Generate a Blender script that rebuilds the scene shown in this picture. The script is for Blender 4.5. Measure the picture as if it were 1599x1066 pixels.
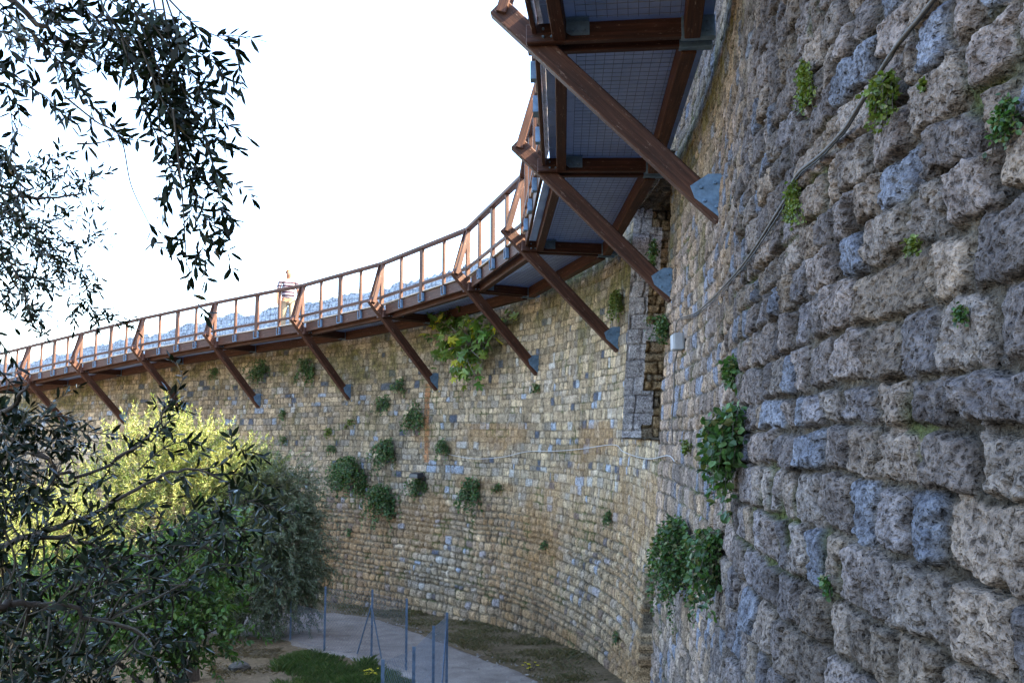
import bpy, bmesh, math, random
import numpy as np
from mathutils import Vector, Matrix

for o in list(bpy.data.objects):
    bpy.data.objects.remove(o, do_unlink=True)
sc = bpy.context.scene
COL = sc.collection
R = math.radians

# ------------------------------------------------------------------ camera, sky, sun, exposure
F_PX, PITCH = 1363.5, R(5.914)
cd = bpy.data.cameras.new('camera')
cd.sensor_fit = 'HORIZONTAL'; cd.sensor_width = 36.0; cd.lens = 36.0 * F_PX / 1599.0
cd.clip_start = 0.05; cd.clip_end = 2000
cam = bpy.data.objects.new('camera', cd); COL.objects.link(cam)
cam.rotation_euler = (R(90) + PITCH, 0, 0)
sc.camera = cam

SUN_EL = R(38); SUN_DIR = Vector((0.972, -0.235, 0)).normalized()      # horizontal direction towards the sun
sun_vec = Vector((SUN_DIR.x * math.cos(SUN_EL), SUN_DIR.y * math.cos(SUN_EL), math.sin(SUN_EL)))
w = bpy.data.worlds.new('World'); sc.world = w; w.use_nodes = True
nt = w.node_tree
sky = nt.nodes.new('ShaderNodeTexSky'); sky.sky_type = 'NISHITA'; sky.sun_disc = False
sky.sun_elevation = SUN_EL; sky.sun_rotation = math.atan2(SUN_DIR.x, SUN_DIR.y)
sky.air_density = 1.0; sky.dust_density = 2.0; sky.ozone_density = 1.0
bg = nt.nodes['Background']; bg.inputs['Strength'].default_value = 0.15
nt.links.new(sky.outputs[0], bg.inputs[0])
sl = bpy.data.lights.new('sun', 'SUN'); sl.energy = 5.0; sl.angle = R(0.5); sl.color = (1.0, 0.83, 0.58)
sun = bpy.data.objects.new('sun', sl); COL.objects.link(sun)
sun.rotation_euler = sun_vec.to_track_quat('Z', 'Y').to_euler()
sc.view_settings.view_transform = 'Standard'; sc.view_settings.look = 'None'
sc.view_settings.gamma = 1.0; sc.view_settings.use_curve_mapping = False
sc.view_settings.exposure = 3.08
sc.cycles.use_denoising = True; sc.cycles.denoising_prefilter = 'ACCURATE'; sc.cycles.denoising_input_passes = 'RGB_ALBEDO_NORMAL'; sc.cycles.use_adaptive_sampling = False; sc.cycles.sample_clamp_indirect = 3.0
sc.cycles.max_bounces = 8; sc.cycles.diffuse_bounces = 4; sc.cycles.transparent_max_bounces = 8

# ------------------------------------------------------------------ helpers
CP, SP = math.cos(PITCH), math.sin(PITCH)
def ray(px, py):
    dx = (px - 799.5) / F_PX; u = (533 - py) / F_PX
    return np.array([dx, CP - SP * u, SP + CP * u])
def at(px, py, Y):
    d = ray(px, py); return d * (Y / d[1])

def vnoise(x, y, seed=0):
    T = np.random.RandomState(seed).uniform(-1, 1, (256, 256))
    xf = np.floor(x); yf = np.floor(y)
    xi = xf.astype(np.int64) & 255; yi = yf.astype(np.int64) & 255
    fx = x - xf; fy = y - yf
    fx = fx * fx * (3 - 2 * fx); fy = fy * fy * (3 - 2 * fy)
    x1 = (xi + 1) & 255; y1 = (yi + 1) & 255
    return (T[xi, yi] * (1 - fx) + T[x1, yi] * fx) * (1 - fy) + (T[xi, y1] * (1 - fx) + T[x1, y1] * fx) * fy
def fbm(x, y, seed=0, o=3):
    v = 0; a = 1.0; t = 0
    for k in range(o):
        v = v + a * vnoise(x * 2 ** k + 7.3 * k, y * 2 ** k + 3.1 * k, seed + k); t += a; a *= .5
    return v / t
def sstep(a, b, x):
    t = np.clip((x - a) / (b - a), 0, 1); return t * t * (3 - 2 * t)

def setp(o, label=None, cat=None, group=None, kind=None):
    if label: o['label'] = label
    if cat: o['category'] = cat
    if group: o['group'] = group
    if kind: o['kind'] = kind
    return o
def empty(name, loc):
    o = bpy.data.objects.new(name, None); COL.objects.link(o); o.location = loc; o.empty_display_size = .1
    return o
MW = {}
def link(o, world=None, parent=None):
    COL.objects.link(o)
    world = world.copy() if world is not None else Matrix()
    if parent is not None:
        o.parent = parent
        pw = MW.get(parent.name, Matrix.Translation(parent.location))
        o.matrix_local = pw.inverted() @ world
    else:
        o.matrix_local = world
    MW[o.name] = world
    return o
def mesh_np(name, V, F, mat, parent=None, world=None, col=None, smooth=False, mats=None, fmat=None):
    """V (n,3); F list of int arrays (m,k)."""
    me = bpy.data.meshes.new(name)
    V = np.asarray(V, np.float32)
    loops = np.concatenate([f.ravel() for f in F]).astype(np.int32)
    tot = np.concatenate([np.full(len(f), f.shape[1]) for f in F]).astype(np.int32)
    st = np.concatenate([[0], np.cumsum(tot)[:-1]]).astype(np.int32)
    me.vertices.add(len(V)); me.vertices.foreach_set('co', V.ravel())
    me.loops.add(len(loops)); me.loops.foreach_set('vertex_index', loops)
    me.polygons.add(len(tot)); me.polygons.foreach_set('loop_start', st); me.polygons.foreach_set('loop_total', tot)
    if fmat is not None: me.polygons.foreach_set('material_index', np.asarray(fmat, np.int32))
    me.polygons.foreach_set('use_smooth', np.full(len(tot), smooth))
    me.update(calc_edges=True)
    if col is not None:
        ca = me.color_attributes.new('Col', 'FLOAT_COLOR', 'POINT')
        c4 = np.ones((len(V), 4), np.float32); c4[:, :3] = col
        ca.data.foreach_set('color', c4.ravel())
    for m in (mats or [mat]): me.materials.append(m)
    o = bpy.data.objects.new(name, me)
    return link(o, world, parent)

class MB:
    """collects boxes and tubes into one mesh (points in world coordinates unless a frame is given)"""
    def __init__(s): s.V = []; s.F4 = []; s.F3 = []; s.n = 0; s.NG = []
    def add(s, V, F):
        V = [tuple(v) for v in V]; s.V += V
        for f in F: s.NG.append(tuple(i + s.n for i in f))
        s.n += len(V)
    def box(s, c, h, M=None):
        c = Vector(c); P = []
        for z in (-1, 1):
            for x, y in ((-1, -1), (1, -1), (1, 1), (-1, 1)):
                p = Vector((c.x + x * h[0], c.y + y * h[1], c.z + z * h[2]))
                P.append(M @ p if M else p)
        s.add(P, [(3, 2, 1, 0), (4, 5, 6, 7), (0, 1, 5, 4), (1, 2, 6, 5), (2, 3, 7, 6), (3, 0, 4, 7)])
    def tube(s, pts, rad, sides=6, cap=True):
        pts = [Vector(p) for p in pts]; n = len(pts)
        if not hasattr(rad, '__len__'): rad = [rad] * n
        V = []; F = []; up = Vector((0.31, 0.17, 0.93))
        for i, p in enumerate(pts):
            d = (pts[min(i + 1, n - 1)] - pts[max(i - 1, 0)]).normalized()
            a = d.cross(up)
            if a.length < .05: a = d.cross(Vector((1, 0, 0)))
            a.normalize(); b = d.cross(a)
            for k in range(sides):
                t = 2 * math.pi * k / sides
                V.append(p + (a * math.cos(t) + b * math.sin(t)) * rad[i])
        for i in range(n - 1):
            for k in range(sides):
                k2 = (k + 1) % sides
                F.append((i * sides + k, i * sides + k2, (i + 1) * sides + k2, (i + 1) * sides + k))
        if cap:
            F.append(tuple(range(sides))[::-1]); F.append(tuple((n - 1) * sides + k for k in range(sides)))
        s.add(V, F)
    def build(s, name, mat, parent=None, world=None, bevel=0, smooth=False):
        me = bpy.data.meshes.new(name)
        inv = None
        V = s.V
        if world is not None:
            inv = world.inverted(); V = [tuple(inv @ Vector(v)) for v in V]
        me.from_pydata(V, [], s.NG); me.update()
        bm = bmesh.new(); bm.from_mesh(me)
        bmesh.ops.recalc_face_normals(bm, faces=bm.faces[:])
        if bevel: bmesh.ops.bevel(bm, geom=bm.edges[:], offset=bevel, segments=1, affect='EDGES', clamp_overlap=True)
        bm.to_mesh(me); bm.free()
        if smooth: me.polygons.foreach_set('use_smooth', [True] * len(me.polygons))
        me.materials.append(mat)
        return link(bpy.data.objects.new(name, me), world, parent)

# ------------------------------------------------------------------ materials
def newmat(name, rough=.8, spec=.3):
    m = bpy.data.materials.new(name); m.use_nodes = True
    b = m.node_tree.nodes['Principled BSDF']
    b.inputs['Roughness'].default_value = rough; b.inputs['Specular IOR Level'].default_value = spec
    return m, m.node_tree, b
def N(t, typ, **kw):
    n = t.nodes.new(typ)
    for k, v in kw.items(): setattr(n, k, v)
    return n
def noise(t, vec, scale, detail=4, rough=.6):
    n = N(t, 'ShaderNodeTexNoise'); n.inputs['Scale'].default_value = scale
    n.inputs['Detail'].default_value = detail; n.inputs['Roughness'].default_value = rough
    if vec is not None: t.links.new(vec, n.inputs['Vector'])
    return n.outputs[0]
def ramp(t, fac, stops):
    r = N(t, 'ShaderNodeValToRGB'); e = r.color_ramp.elements
    e[0].position, e[0].color = stops[0][0], (*stops[0][1], 1)
    e[1].position, e[1].color = stops[-1][0], (*stops[-1][1], 1)
    for p, c in stops[1:-1]:
        x = e.new(p); x.color = (*c, 1)
    t.links.new(fac, r.inputs[0]); return r.outputs[0]
def mix(t, fac, a, b, mode='MIX'):
    m = N(t, 'ShaderNodeMix', data_type='RGBA', blend_type=mode)
    for s, v in ((m.inputs[0], fac), (m.inputs[6], a), (m.inputs[7], b)):
        if isinstance(v, (int, float)): s.default_value = v
        elif isinstance(v, tuple): s.default_value = (*v, 1)
        else: t.links.new(v, s)
    return m.outputs[2]
def bump(t, b, h, strength, dist, prev=None):
    n = N(t, 'ShaderNodeBump'); n.inputs['Strength'].default_value = strength; n.inputs['Distance'].default_value = dist
    t.links.new(h, n.inputs['Height'])
    if prev is not None: t.links.new(prev, n.inputs['Normal'])
    t.links.new(n.outputs[0], b.inputs['Normal']); return n.outputs[0]
def objco(t, scale=(1, 1, 1)):
    c = N(t, 'ShaderNodeTexCoord'); m = N(t, 'ShaderNodeMapping'); m.inputs['Scale'].default_value = scale
    t.links.new(c.outputs['Object'], m.inputs['Vector']); return m.outputs[0]
def vcol(t):
    a = N(t, 'ShaderNodeVertexColor'); a.layer_name = 'Col'; return a.outputs[0]

def stone_mat():
    m, t, b = newmat('weathered_stone', .93, .15)
    co = objco(t)
    n1 = noise(t, co, 9, 6, .65); n2 = noise(t, co, 42, 3, .65)
    c = mix(t, 1.0, vcol(t), ramp(t, n1, [(.3, (.5, .47, .46)), (.5, (.95, .95, .95)), (.7, (1.45, 1.42, 1.36))]), 'MULTIPLY')
    c = mix(t, 1.0, c, ramp(t, n2, [(.34, (.3, .28, .26)), (.47, (1, 1, 1)), (.66, (1.5, 1.5, 1.5))]), 'MULTIPLY')
    t.links.new(c, b.inputs['Base Color'])
    v = N(t, 'ShaderNodeTexVoronoi'); v.inputs['Scale'].default_value = 48
    d = N(t, 'ShaderNodeVectorMath', operation='ADD'); nn = N(t, 'ShaderNodeTexNoise'); nn.inputs['Scale'].default_value = 20
    s_ = N(t, 'ShaderNodeVectorMath', operation='SCALE'); s_.inputs['Scale'].default_value = .05
    t.links.new(co, nn.inputs['Vector']); t.links.new(nn.outputs['Color'], s_.inputs[0])
    t.links.new(co, d.inputs[0]); t.links.new(s_.outputs[0], d.inputs[1]); t.links.new(d.outputs[0], v.inputs['Vector'])
    pit = ramp(t, v.outputs['Distance'], [(.08, (0, 0, 0)), (.45, (1, 1, 1))])
    p = bump(t, b, n2, 1.0, .022)
    p = bump(t, b, pit, .7, .018, p)
    p = bump(t, b, noise(t, co, 120, 1, .6), .5, .004, p)
    return m
def wood_mat(name, dark, mid, light):
    m, t, b = newmat(name, .62, .3)
    g = noise(t, objco(t, (.7, 22, 22)), 1.6, 6, .65)
    g2 = noise(t, objco(t, (2.5, 60, 60)), 1.6, 4, .6)
    big = noise(t, objco(t), 2.2, 4)
    c = ramp(t, g, [(.28, dark), (.5, mid), (.78, light)])
    c = mix(t, .5, c, ramp(t, g2, [(.3, (.45, .4, .4)), (.7, (1.35, 1.3, 1.25))]), 'MULTIPLY')
    c = mix(t, .55, c, ramp(t, big, [(.3, (.5, .48, .48)), (.7, (1.3, 1.25, 1.2))]), 'MULTIPLY')
    fl = ramp(t, noise(t, objco(t, (3, 14, 14)), 2.5, 6, .75), [(.6, (0, 0, 0)), (.7, (1, 1, 1))])
    c = mix(t, fl, c, (.27, .2, .17))
    t.links.new(c, b.inputs['Base Color'])
    bump(t, b, g2, .5, .004, bump(t, b, g, .5, .006))
    return m
def steel_mat(name, col, rough=.5):
    m, t, b = newmat(name, rough, .5)
    n = noise(t, objco(t), 14, 5, .7)
    t.links.new(ramp(t, n, [(.3, tuple(x * .6 for x in col)), (.55, col), (.75, tuple(min(1, x * 1.35) for x in col))]), b.inputs['Base Color'])
    b.inputs['Metallic'].default_value = .35
    bump(t, b, noise(t, objco(t), 60, 3), .15, .003)
    return m
def leaf_mat(name, trans=.25, rough=.45, spec=.4, tint=(1, 1, 1)):
    m, t, b = newmat(name, rough, spec)
    out = t.nodes['Material Output']
    c = vcol(t)
    t.links.new(c, b.inputs['Base Color'])
    tr = N(t, 'ShaderNodeBsdfTranslucent')
    cc = mix(t, 1.0, c, tint, 'MULTIPLY'); t.links.new(cc, tr.inputs['Color'])
    ms = N(t, 'ShaderNodeMixShader'); ms.inputs[0].default_value = trans
    t.links.new(b.outputs[0], ms.inputs[1]); t.links.new(tr.outputs[0], ms.inputs[2])
    t.links.new(ms.outputs[0], out.inputs['Surface'])
    return m
def flat_mat(name, a, c, scale=6, rough=.85, bs=.3, bd=.01, spec=.25):
    m, t, b = newmat(name, rough, spec)
    n = noise(t, objco(t), scale, 6, .7)
    t.links.new(ramp(t, n, [(.3, a), (.7, c)]), b.inputs['Base Color'])
    bump(t, b, n, bs, bd); return m

M_STONE = stone_mat()
M_WOOD = wood_mat('red_brown_timber', (.016, .007, .0045), (.052, .02, .012), (.115, .054, .033))
M_WOOD2 = wood_mat('dark_timber', (.014, .006, .005), (.045, .017, .012), (.1, .045, .03))
M_STEEL = steel_mat('galvanised_steel', (.13, .22, .34))
M_BOLT = steel_mat('bolt_steel', (.42, .45, .48), .35)
M_BARK = flat_mat('olive_bark', (.035, .028, .022), (.13, .105, .085), 18, .9, .8, .02)
M_TWIG = flat_mat('twig_bark', (.03, .026, .02), (.09, .075, .055), 30, .85)
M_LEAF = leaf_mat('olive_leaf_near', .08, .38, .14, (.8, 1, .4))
M_LEAF_MID = leaf_mat('olive_leaf', .3, .5, .4, (1.25, 1.2, .55))
M_GREEN = leaf_mat('broad_leaf', .3, .45, .4, (1.2, 1.3, .5))

# ------------------------------------------------------------------ plan of the wall and the walkway on it
NOSE = np.array([[-0.366, 4.655, 4.1], [0.151, 8.34, 3.778], [0.354, 11.925, 3.582], [0.15, 15.72, 3.268], [-1.028, 19.144, 3.095],
    [-3.378, 22.157, 2.906], [-6.0, 24.623, 2.754], [-9.216, 26.774, 2.575], [-12.319, 28.826, 2.356], [-15.382, 30.944, 2.088],
    [-18.42, 33.09, 1.829], [-21.45, 35.25, 1.58]])
NRM = np.array([[0.99, -0.139], [0.995, -0.099], [1.0, -0.008], [0.982, 0.188], [0.873, 0.487], [0.736, 0.676], [0.62, 0.784],
    [0.558, 0.83], [0.56, 0.828], [0.573, 0.82], [0.577, 0.817], [0.58, 0.8146]])
NB = len(NOSE); PROJ, DROP, QT = 1.83, 1.84, 0.375
BAT = 0.07
ANC = NOSE.copy(); ANC[:, :2] += NRM * PROJ; ANC[:, 2] -= DROP
base = ANC[:, :2] - NRM * (BAT * ANC[:, 2])[:, None]
ctrl = np.vstack([[[.15, -13], [.6, -8], [.95, -3.5], [1.2, .6]], base, [base[-1] + (base[-1] - base[-2]) * k for k in (1, 3, 5)]])
def catmull(P, n=40):
    out = []
    for i in range(len(P) - 1):
        p0, p1, p2, p3 = P[max(i - 1, 0)], P[i], P[i + 1], P[min(i + 2, len(P) - 1)]
        for t in np.linspace(0, 1, n, endpoint=False):
            out.append(.5 * (2 * p1 + (p2 - p0) * t + (2 * p0 - 5 * p1 + 4 * p2 - p3) * t * t + (3 * p1 - p0 - 3 * p2 + p3) * t ** 3))
    out.append(P[-1]); return np.array(out)
dense = catmull(ctrl)
sl_ = np.concatenate([[0], np.cumsum(np.linalg.norm(np.diff(dense, axis=0), axis=1))])
SS = np.arange(0, sl_[-1], .05)
CX = np.interp(SS, sl_, dense[:, 0]); CY = np.interp(SS, sl_, dense[:, 1])
def smooth(a, k=15):
    p = np.pad(a, k, mode='edge'); p[:k] = a[0] - (a[1] - a[0]) * np.arange(k, 0, -1); p[-k:] = a[-1] + (a[-1] - a[-2]) * np.arange(1, k + 1)
    return np.convolve(p, np.ones(2 * k + 1) / (2 * k + 1), 'valid')
CX, CY = smooth(CX), smooth(CY)
TX = smooth(np.gradient(CX, SS), 8); TY = smooth(np.gradient(CY, SS), 8); ln = np.hypot(TX, TY); TX /= ln; TY /= ln
NX, NY = -TY, TX                                     # towards the garden
def s_of_Y(Y): return float(np.interp(Y, CY, SS))
S_ANC = [float(SS[np.argmin((CX - b[0]) ** 2 + (CY - b[1]) ** 2)]) for b in base]
def deck_z(s): return np.interp(s, S_ANC, NOSE[:, 2] + .24, left=4.35)   # top of the deck at a place along the wall
def WP(s, z, h):
    x = np.interp(s, SS, CX); y = np.interp(s, SS, CY); nx = np.interp(s, SS, NX); ny = np.interp(s, SS, NY)
    o = h - BAT * z
    return np.stack([x + nx * o, y + ny * o, z + 0 * x], -1)
def wall_h(p):
    i = int(np.argmin((CX - p[0] - NX * BAT * p[2]) ** 2 + (CY - p[1] - NY * BAT * p[2]) ** 2))
    return (p[0] - CX[i]) * NX[i] + (p[1] - CY[i]) * NY[i] + BAT * p[2], float(SS[i]), i
def wall_hit(px, py, off=0.0):
    """where the line of sight through a pixel of the photo meets the wall: (s, z)"""
    d = ray(px, py); lo = None; prev = .8
    for t in np.arange(.8, 60, .1):
        if wall_h(d * t)[0] < off: lo = prev; break
        prev = t
    if lo is None: lo = 59.9
    a, b_ = lo, lo + .11
    for _ in range(24):
        mid = .5 * (a + b_)
        if wall_h(d * mid)[0] < off: b_ = mid
        else: a = mid
    h, s, i = wall_h(d * a); return s, float((d * a)[2])
def wframe(s):
    n = Vector((float(np.interp(s, SS, NX)), float(np.interp(s, SS, NY)), 0)).normalized()
    return n, Vector((-n.y, n.x, 0)) * -1            # normal, tangent (along the walk)

# ------------------------------------------------------------------ ground
def gz(x, y):
    x = np.asarray(x, float); y = np.asarray(y, float)
    z = -4.1 - .085 * (np.clip(y, -10, 60) - 16.5)
    bank = sstep(8.6, 2.0, y)
    z = z * (1 - bank) + (-1.66) * bank
    return z + .035 * fbm(x * .9, y * .9, 51) + .012 * fbm(x * 6, y * 6, 55, 2)
def ground_mat():
    m, t, b = newmat('bare_soil', .95, .1)
    co = objco(t); n1 = noise(t, co, 1.1, 6, .7); n2 = noise(t, co, 14, 6, .7)
    c = ramp(t, n1, [(.3, (.085, .068, .035)), (.45, (.13, .095, .056)), (.66, (.19, .14, .09))])
    c = mix(t, 1.0, c, ramp(t, n2, [(.3, (.5, .5, .5)), (.7, (1.5, 1.45, 1.35))]), 'MULTIPLY')
    t.links.new(c, b.inputs['Base Color']); bump(t, b, n2, .9, .04); return m
ax = np.concatenate([[-400, -150, -60, -40], np.arange(-30, 6.01, .16), [9, 15, 40, 150, 400]])
ay = np.concatenate([[-400, -150, -60, -20, -8], np.arange(-4, 42.01, .16), [50, 70, 150, 400]])
def grid_faces(nx, ny):
    i = np.arange(nx * ny).reshape(ny, nx)
    return np.stack([i[:-1, :-1], i[:-1, 1:], i[1:, 1:], i[1:, :-1]], -1).reshape(-1, 4)
gx, gy = np.meshgrid(ax, ay)
V = np.stack([gx, gy, gz(gx, gy)], -1).reshape(-1, 3)
g = mesh_np('ground', V, [grid_faces(len(ax), len(ay))], ground_mat(), smooth=True); setp(g, kind='structure')

def on_ground(px, py):
    d = ray(px, py); a, b_ = 2.0, 60.0
    for t in np.arange(9, 60, .05):
        p = d * t
        if p[2] < gz(p[0], p[1]): return p
    return d * 40
def gravel_mat():
    m, t, b = newmat('gravel', .95, .15)
    co = objco(t); n1 = noise(t, co, 2, 5, .65); n2 = noise(t, co, 60, 4, .75)
    c = ramp(t, n1, [(.3, (.185, .15, .125)), (.7, (.31, .26, .22))])
    c = mix(t, 1.0, c, ramp(t, n2, [(.3, (.55, .55, .55)), (.7, (1.45, 1.45, 1.45))]), 'MULTIPLY')
    t.links.new(c, b.inputs['Base Color']); bump(t, b, n2, .8, .02); return m
far_e = [on_ground(*p)[:2] for p in ((330, 962), (430, 957), (520, 957), (600, 970), (680, 1000), (760, 1032), (838, 1066))]
near_e = [on_ground(*p)[:2] for p in ((330, 990), (420, 995), (500, 1018), (580, 1037), (640, 1062))] + [np.array([-1.6, 13.6]), np.array([-1.55, 12.2])]
far_e = [np.array([-16.5, 28.8]), np.array([-11.5, 25.2])] + far_e + [np.array([.55, 11.5]), np.array([.4, 8.5])]
near_e = [np.array([-18.2, 27.2]), np.array([-12.6, 23.4])] + near_e + [np.array([-1.35, 10.6]), np.array([-1.3, 8.5])]
def resample(P, n):
    P = catmull(np.array(P), 20); L = np.concatenate([[0], np.cumsum(np.linalg.norm(np.diff(P, axis=0), axis=1))])
    t = np.linspace(0, L[-1], n); return np.stack([np.interp(t, L, P[:, k]) for k in (0, 1)], -1)
A_, B_ = resample(far_e, 320), resample(near_e, 320)
tt = np.linspace(0, 1, 28)
P = A_[None] * (1 - tt)[:, None, None] + B_[None] * tt[:, None, None]
jj = np.arange(320) * .12
P[0] += (.16 * vnoise(jj * 2.3, jj * 0, 61))[:, None] * np.array([.5, .8]); P[-1] += (.16 * vnoise(jj * 2.3, jj * 0, 62))[:, None] * np.array([.5, .8])
edge = np.minimum(tt, 1 - tt)[:, None]
pz = gz(P[..., 0], P[..., 1]) + np.where(edge < .02, -.02, .03) + .01 * fbm(P[..., 0] * 5, P[..., 1] * 5, 64)
o = mesh_np('path', np.concatenate([P, pz[..., None]], -1).reshape(-1, 3), [grid_faces(320, 28)], gravel_mat(), smooth=True); setp(o, kind='structure')

# ------------------------------------------------------------------ the stone wall
def layout(seed, zlo, zhi, s0, s1, hr, lr):
    rs = np.random.RandomState(seed)
    zb = [zlo]
    while zb[-1] < zhi: zb.append(zb[-1] + rs.uniform(*hr))
    zb = np.array(zb); B = []
    for j in range(len(zb)):
        e = [s0 - rs.uniform(0, .3)]
        hh = (zb[j + 1] - zb[j]) if j + 1 < len(zb) else .2
        while e[-1] < s1:
            e.append(e[-1] + rs.uniform(*lr) * (.75 + hh * 1.3) * (1.5 if rs.rand() < .12 else 1) * (.62 if rs.rand() < .2 else 1))
        B.append(np.array(e) + j * 1000.0)
    return zb, np.concatenate(B)
LAY_N = layout(3, -6.5, 8, -2, 30, (.14, .235), (.17, .37))
LAY_F = layout(4, -8, 8, 20, 75, (.10, .225), (.11, .33))
LAY_J = layout(5, -1, 6, -1, 4, (.26, .33), (.3, .5))
def hsh(i, k): 
    v = np.sin(i * 12.9898 + k * 78.233) * 43758.5453
    return v - np.floor(v)
def stones(s, z, lay, rough=1.0, bulge=1.0, an=1.0):
    zb, B = lay
    zw = z + .03 * fbm(s * .45, z * .5, 11, 2) + .013 * vnoise(s * 2.2, z * 1.4, 13) + .008 * vnoise(s * 7, z * 7, 14)
    zw = zw + .014 * vnoise(s * .9 + 40, z * .3, 12)
    j = np.clip(np.searchsorted(zb, zw) - 1, 0, len(zb) - 2)
    sw = s + .03 * vnoise(s * 2.4, z * 4.0, 15) + .014 * vnoise(s * 8, z * 8, 16)
    idx = np.clip(np.searchsorted(B, j * 1000.0 + sw), 1, len(B) - 1)
    l = B[idx - 1] - j * 1000.0; r = B[idx] - j * 1000.0
    lo, hi = zb[j], zb[j + 1]
    l = l + .003 + .008 * hsh(idx, 1); r = r - .003 - .008 * hsh(idx, 2); lo = lo + .006 * hsh(idx, 3); hi = hi - .006 * hsh(idx, 4)
    hx, hz = np.maximum((r - l) * .5, .02), np.maximum((hi - lo) * .5, .02)
    cx, cz = (l + r) * .5, (lo + hi) * .5
    rr = np.minimum(np.minimum(hx, hz) * .9, .018 + .05 * hsh(idx, 5) * bulge)
    qx = (np.abs(sw - cx) - hx) * an + rr; qz = np.abs(zw - cz) - (hz - rr)
    sd = -(np.hypot(np.maximum(qx, 0), np.maximum(qz, 0)) + np.minimum(np.maximum(qx, qz), 0) - rr)
    sd = sd + rough * (.013 * vnoise(s * 11, z * 11, 17) + .010 * vnoise(s * 25, z * 25, 18) + .005 * vnoise(s * 55, z * 55, 19))
    prof = sstep(-.004, .016 + .02 * hsh(idx, 6) * bulge, sd)
    u = (sw - cx) / hx; v = (zw - cz) / hz
    stone = (.02 + .022 * hsh(idx, 7) ** 1.5) * prof ** .8
    stone += prof * (.018 * (hsh(idx, 8) - .5) * u * 2 + .016 * (hsh(idx, 9) - .5) * v * 2)
    stone += bulge * .022 * prof * np.clip(1 - .5 * (u * u + v * v), 0, 1)
    n = fbm(s * 6 + idx * 3.7, z * 6, 21, 4); n2 = fbm(s * 19, z * 19, 22, 3)
    stone += rough * prof * (.018 * n + .011 * n2)
    porous = hsh(idx, 10)
    pit = np.clip(vnoise(s * 22, z * 22, 25) * .6 + vnoise(s * 44, z * 44, 26) * .6 - .2, 0, 1)
    pit2 = np.clip(vnoise(s * 78, z * 78, 27) * .7 + vnoise(s * 130, z * 130, 30) * .5 - .12, 0, 1)
    stone -= rough * prof * (pit * (.012 + .036 * porous) + pit2 * .014)
    mort = -.013 + .014 * vnoise(s * 12, z * 12, 28) + .012 * vnoise(s * 34, z * 34, 29)
    return mort * (1 - prof) + stone, prof, idx, porous
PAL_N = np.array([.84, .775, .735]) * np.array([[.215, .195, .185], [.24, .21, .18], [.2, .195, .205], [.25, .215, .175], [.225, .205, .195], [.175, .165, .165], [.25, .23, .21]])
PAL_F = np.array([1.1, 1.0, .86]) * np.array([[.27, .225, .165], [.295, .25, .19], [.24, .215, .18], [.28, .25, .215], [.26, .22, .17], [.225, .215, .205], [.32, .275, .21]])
def pal(P, idx, k=20):
    return P[(hsh(idx, k) * len(P)).astype(int).clip(0, len(P) - 1)] * (.68 + .6 * hsh(idx, k + 1))[:, None]
S_N0, S_N1 = s_of_Y(12.15), s_of_Y(15.35)        # the recess
Z_N0, Z_N1 = -.12, 3.95
s_slot, _ = wall_hit(1012, 980)
BR = [wall_hit(x, y) for x, y in ((668, 610), (666, 660), (668, 722))]
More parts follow.
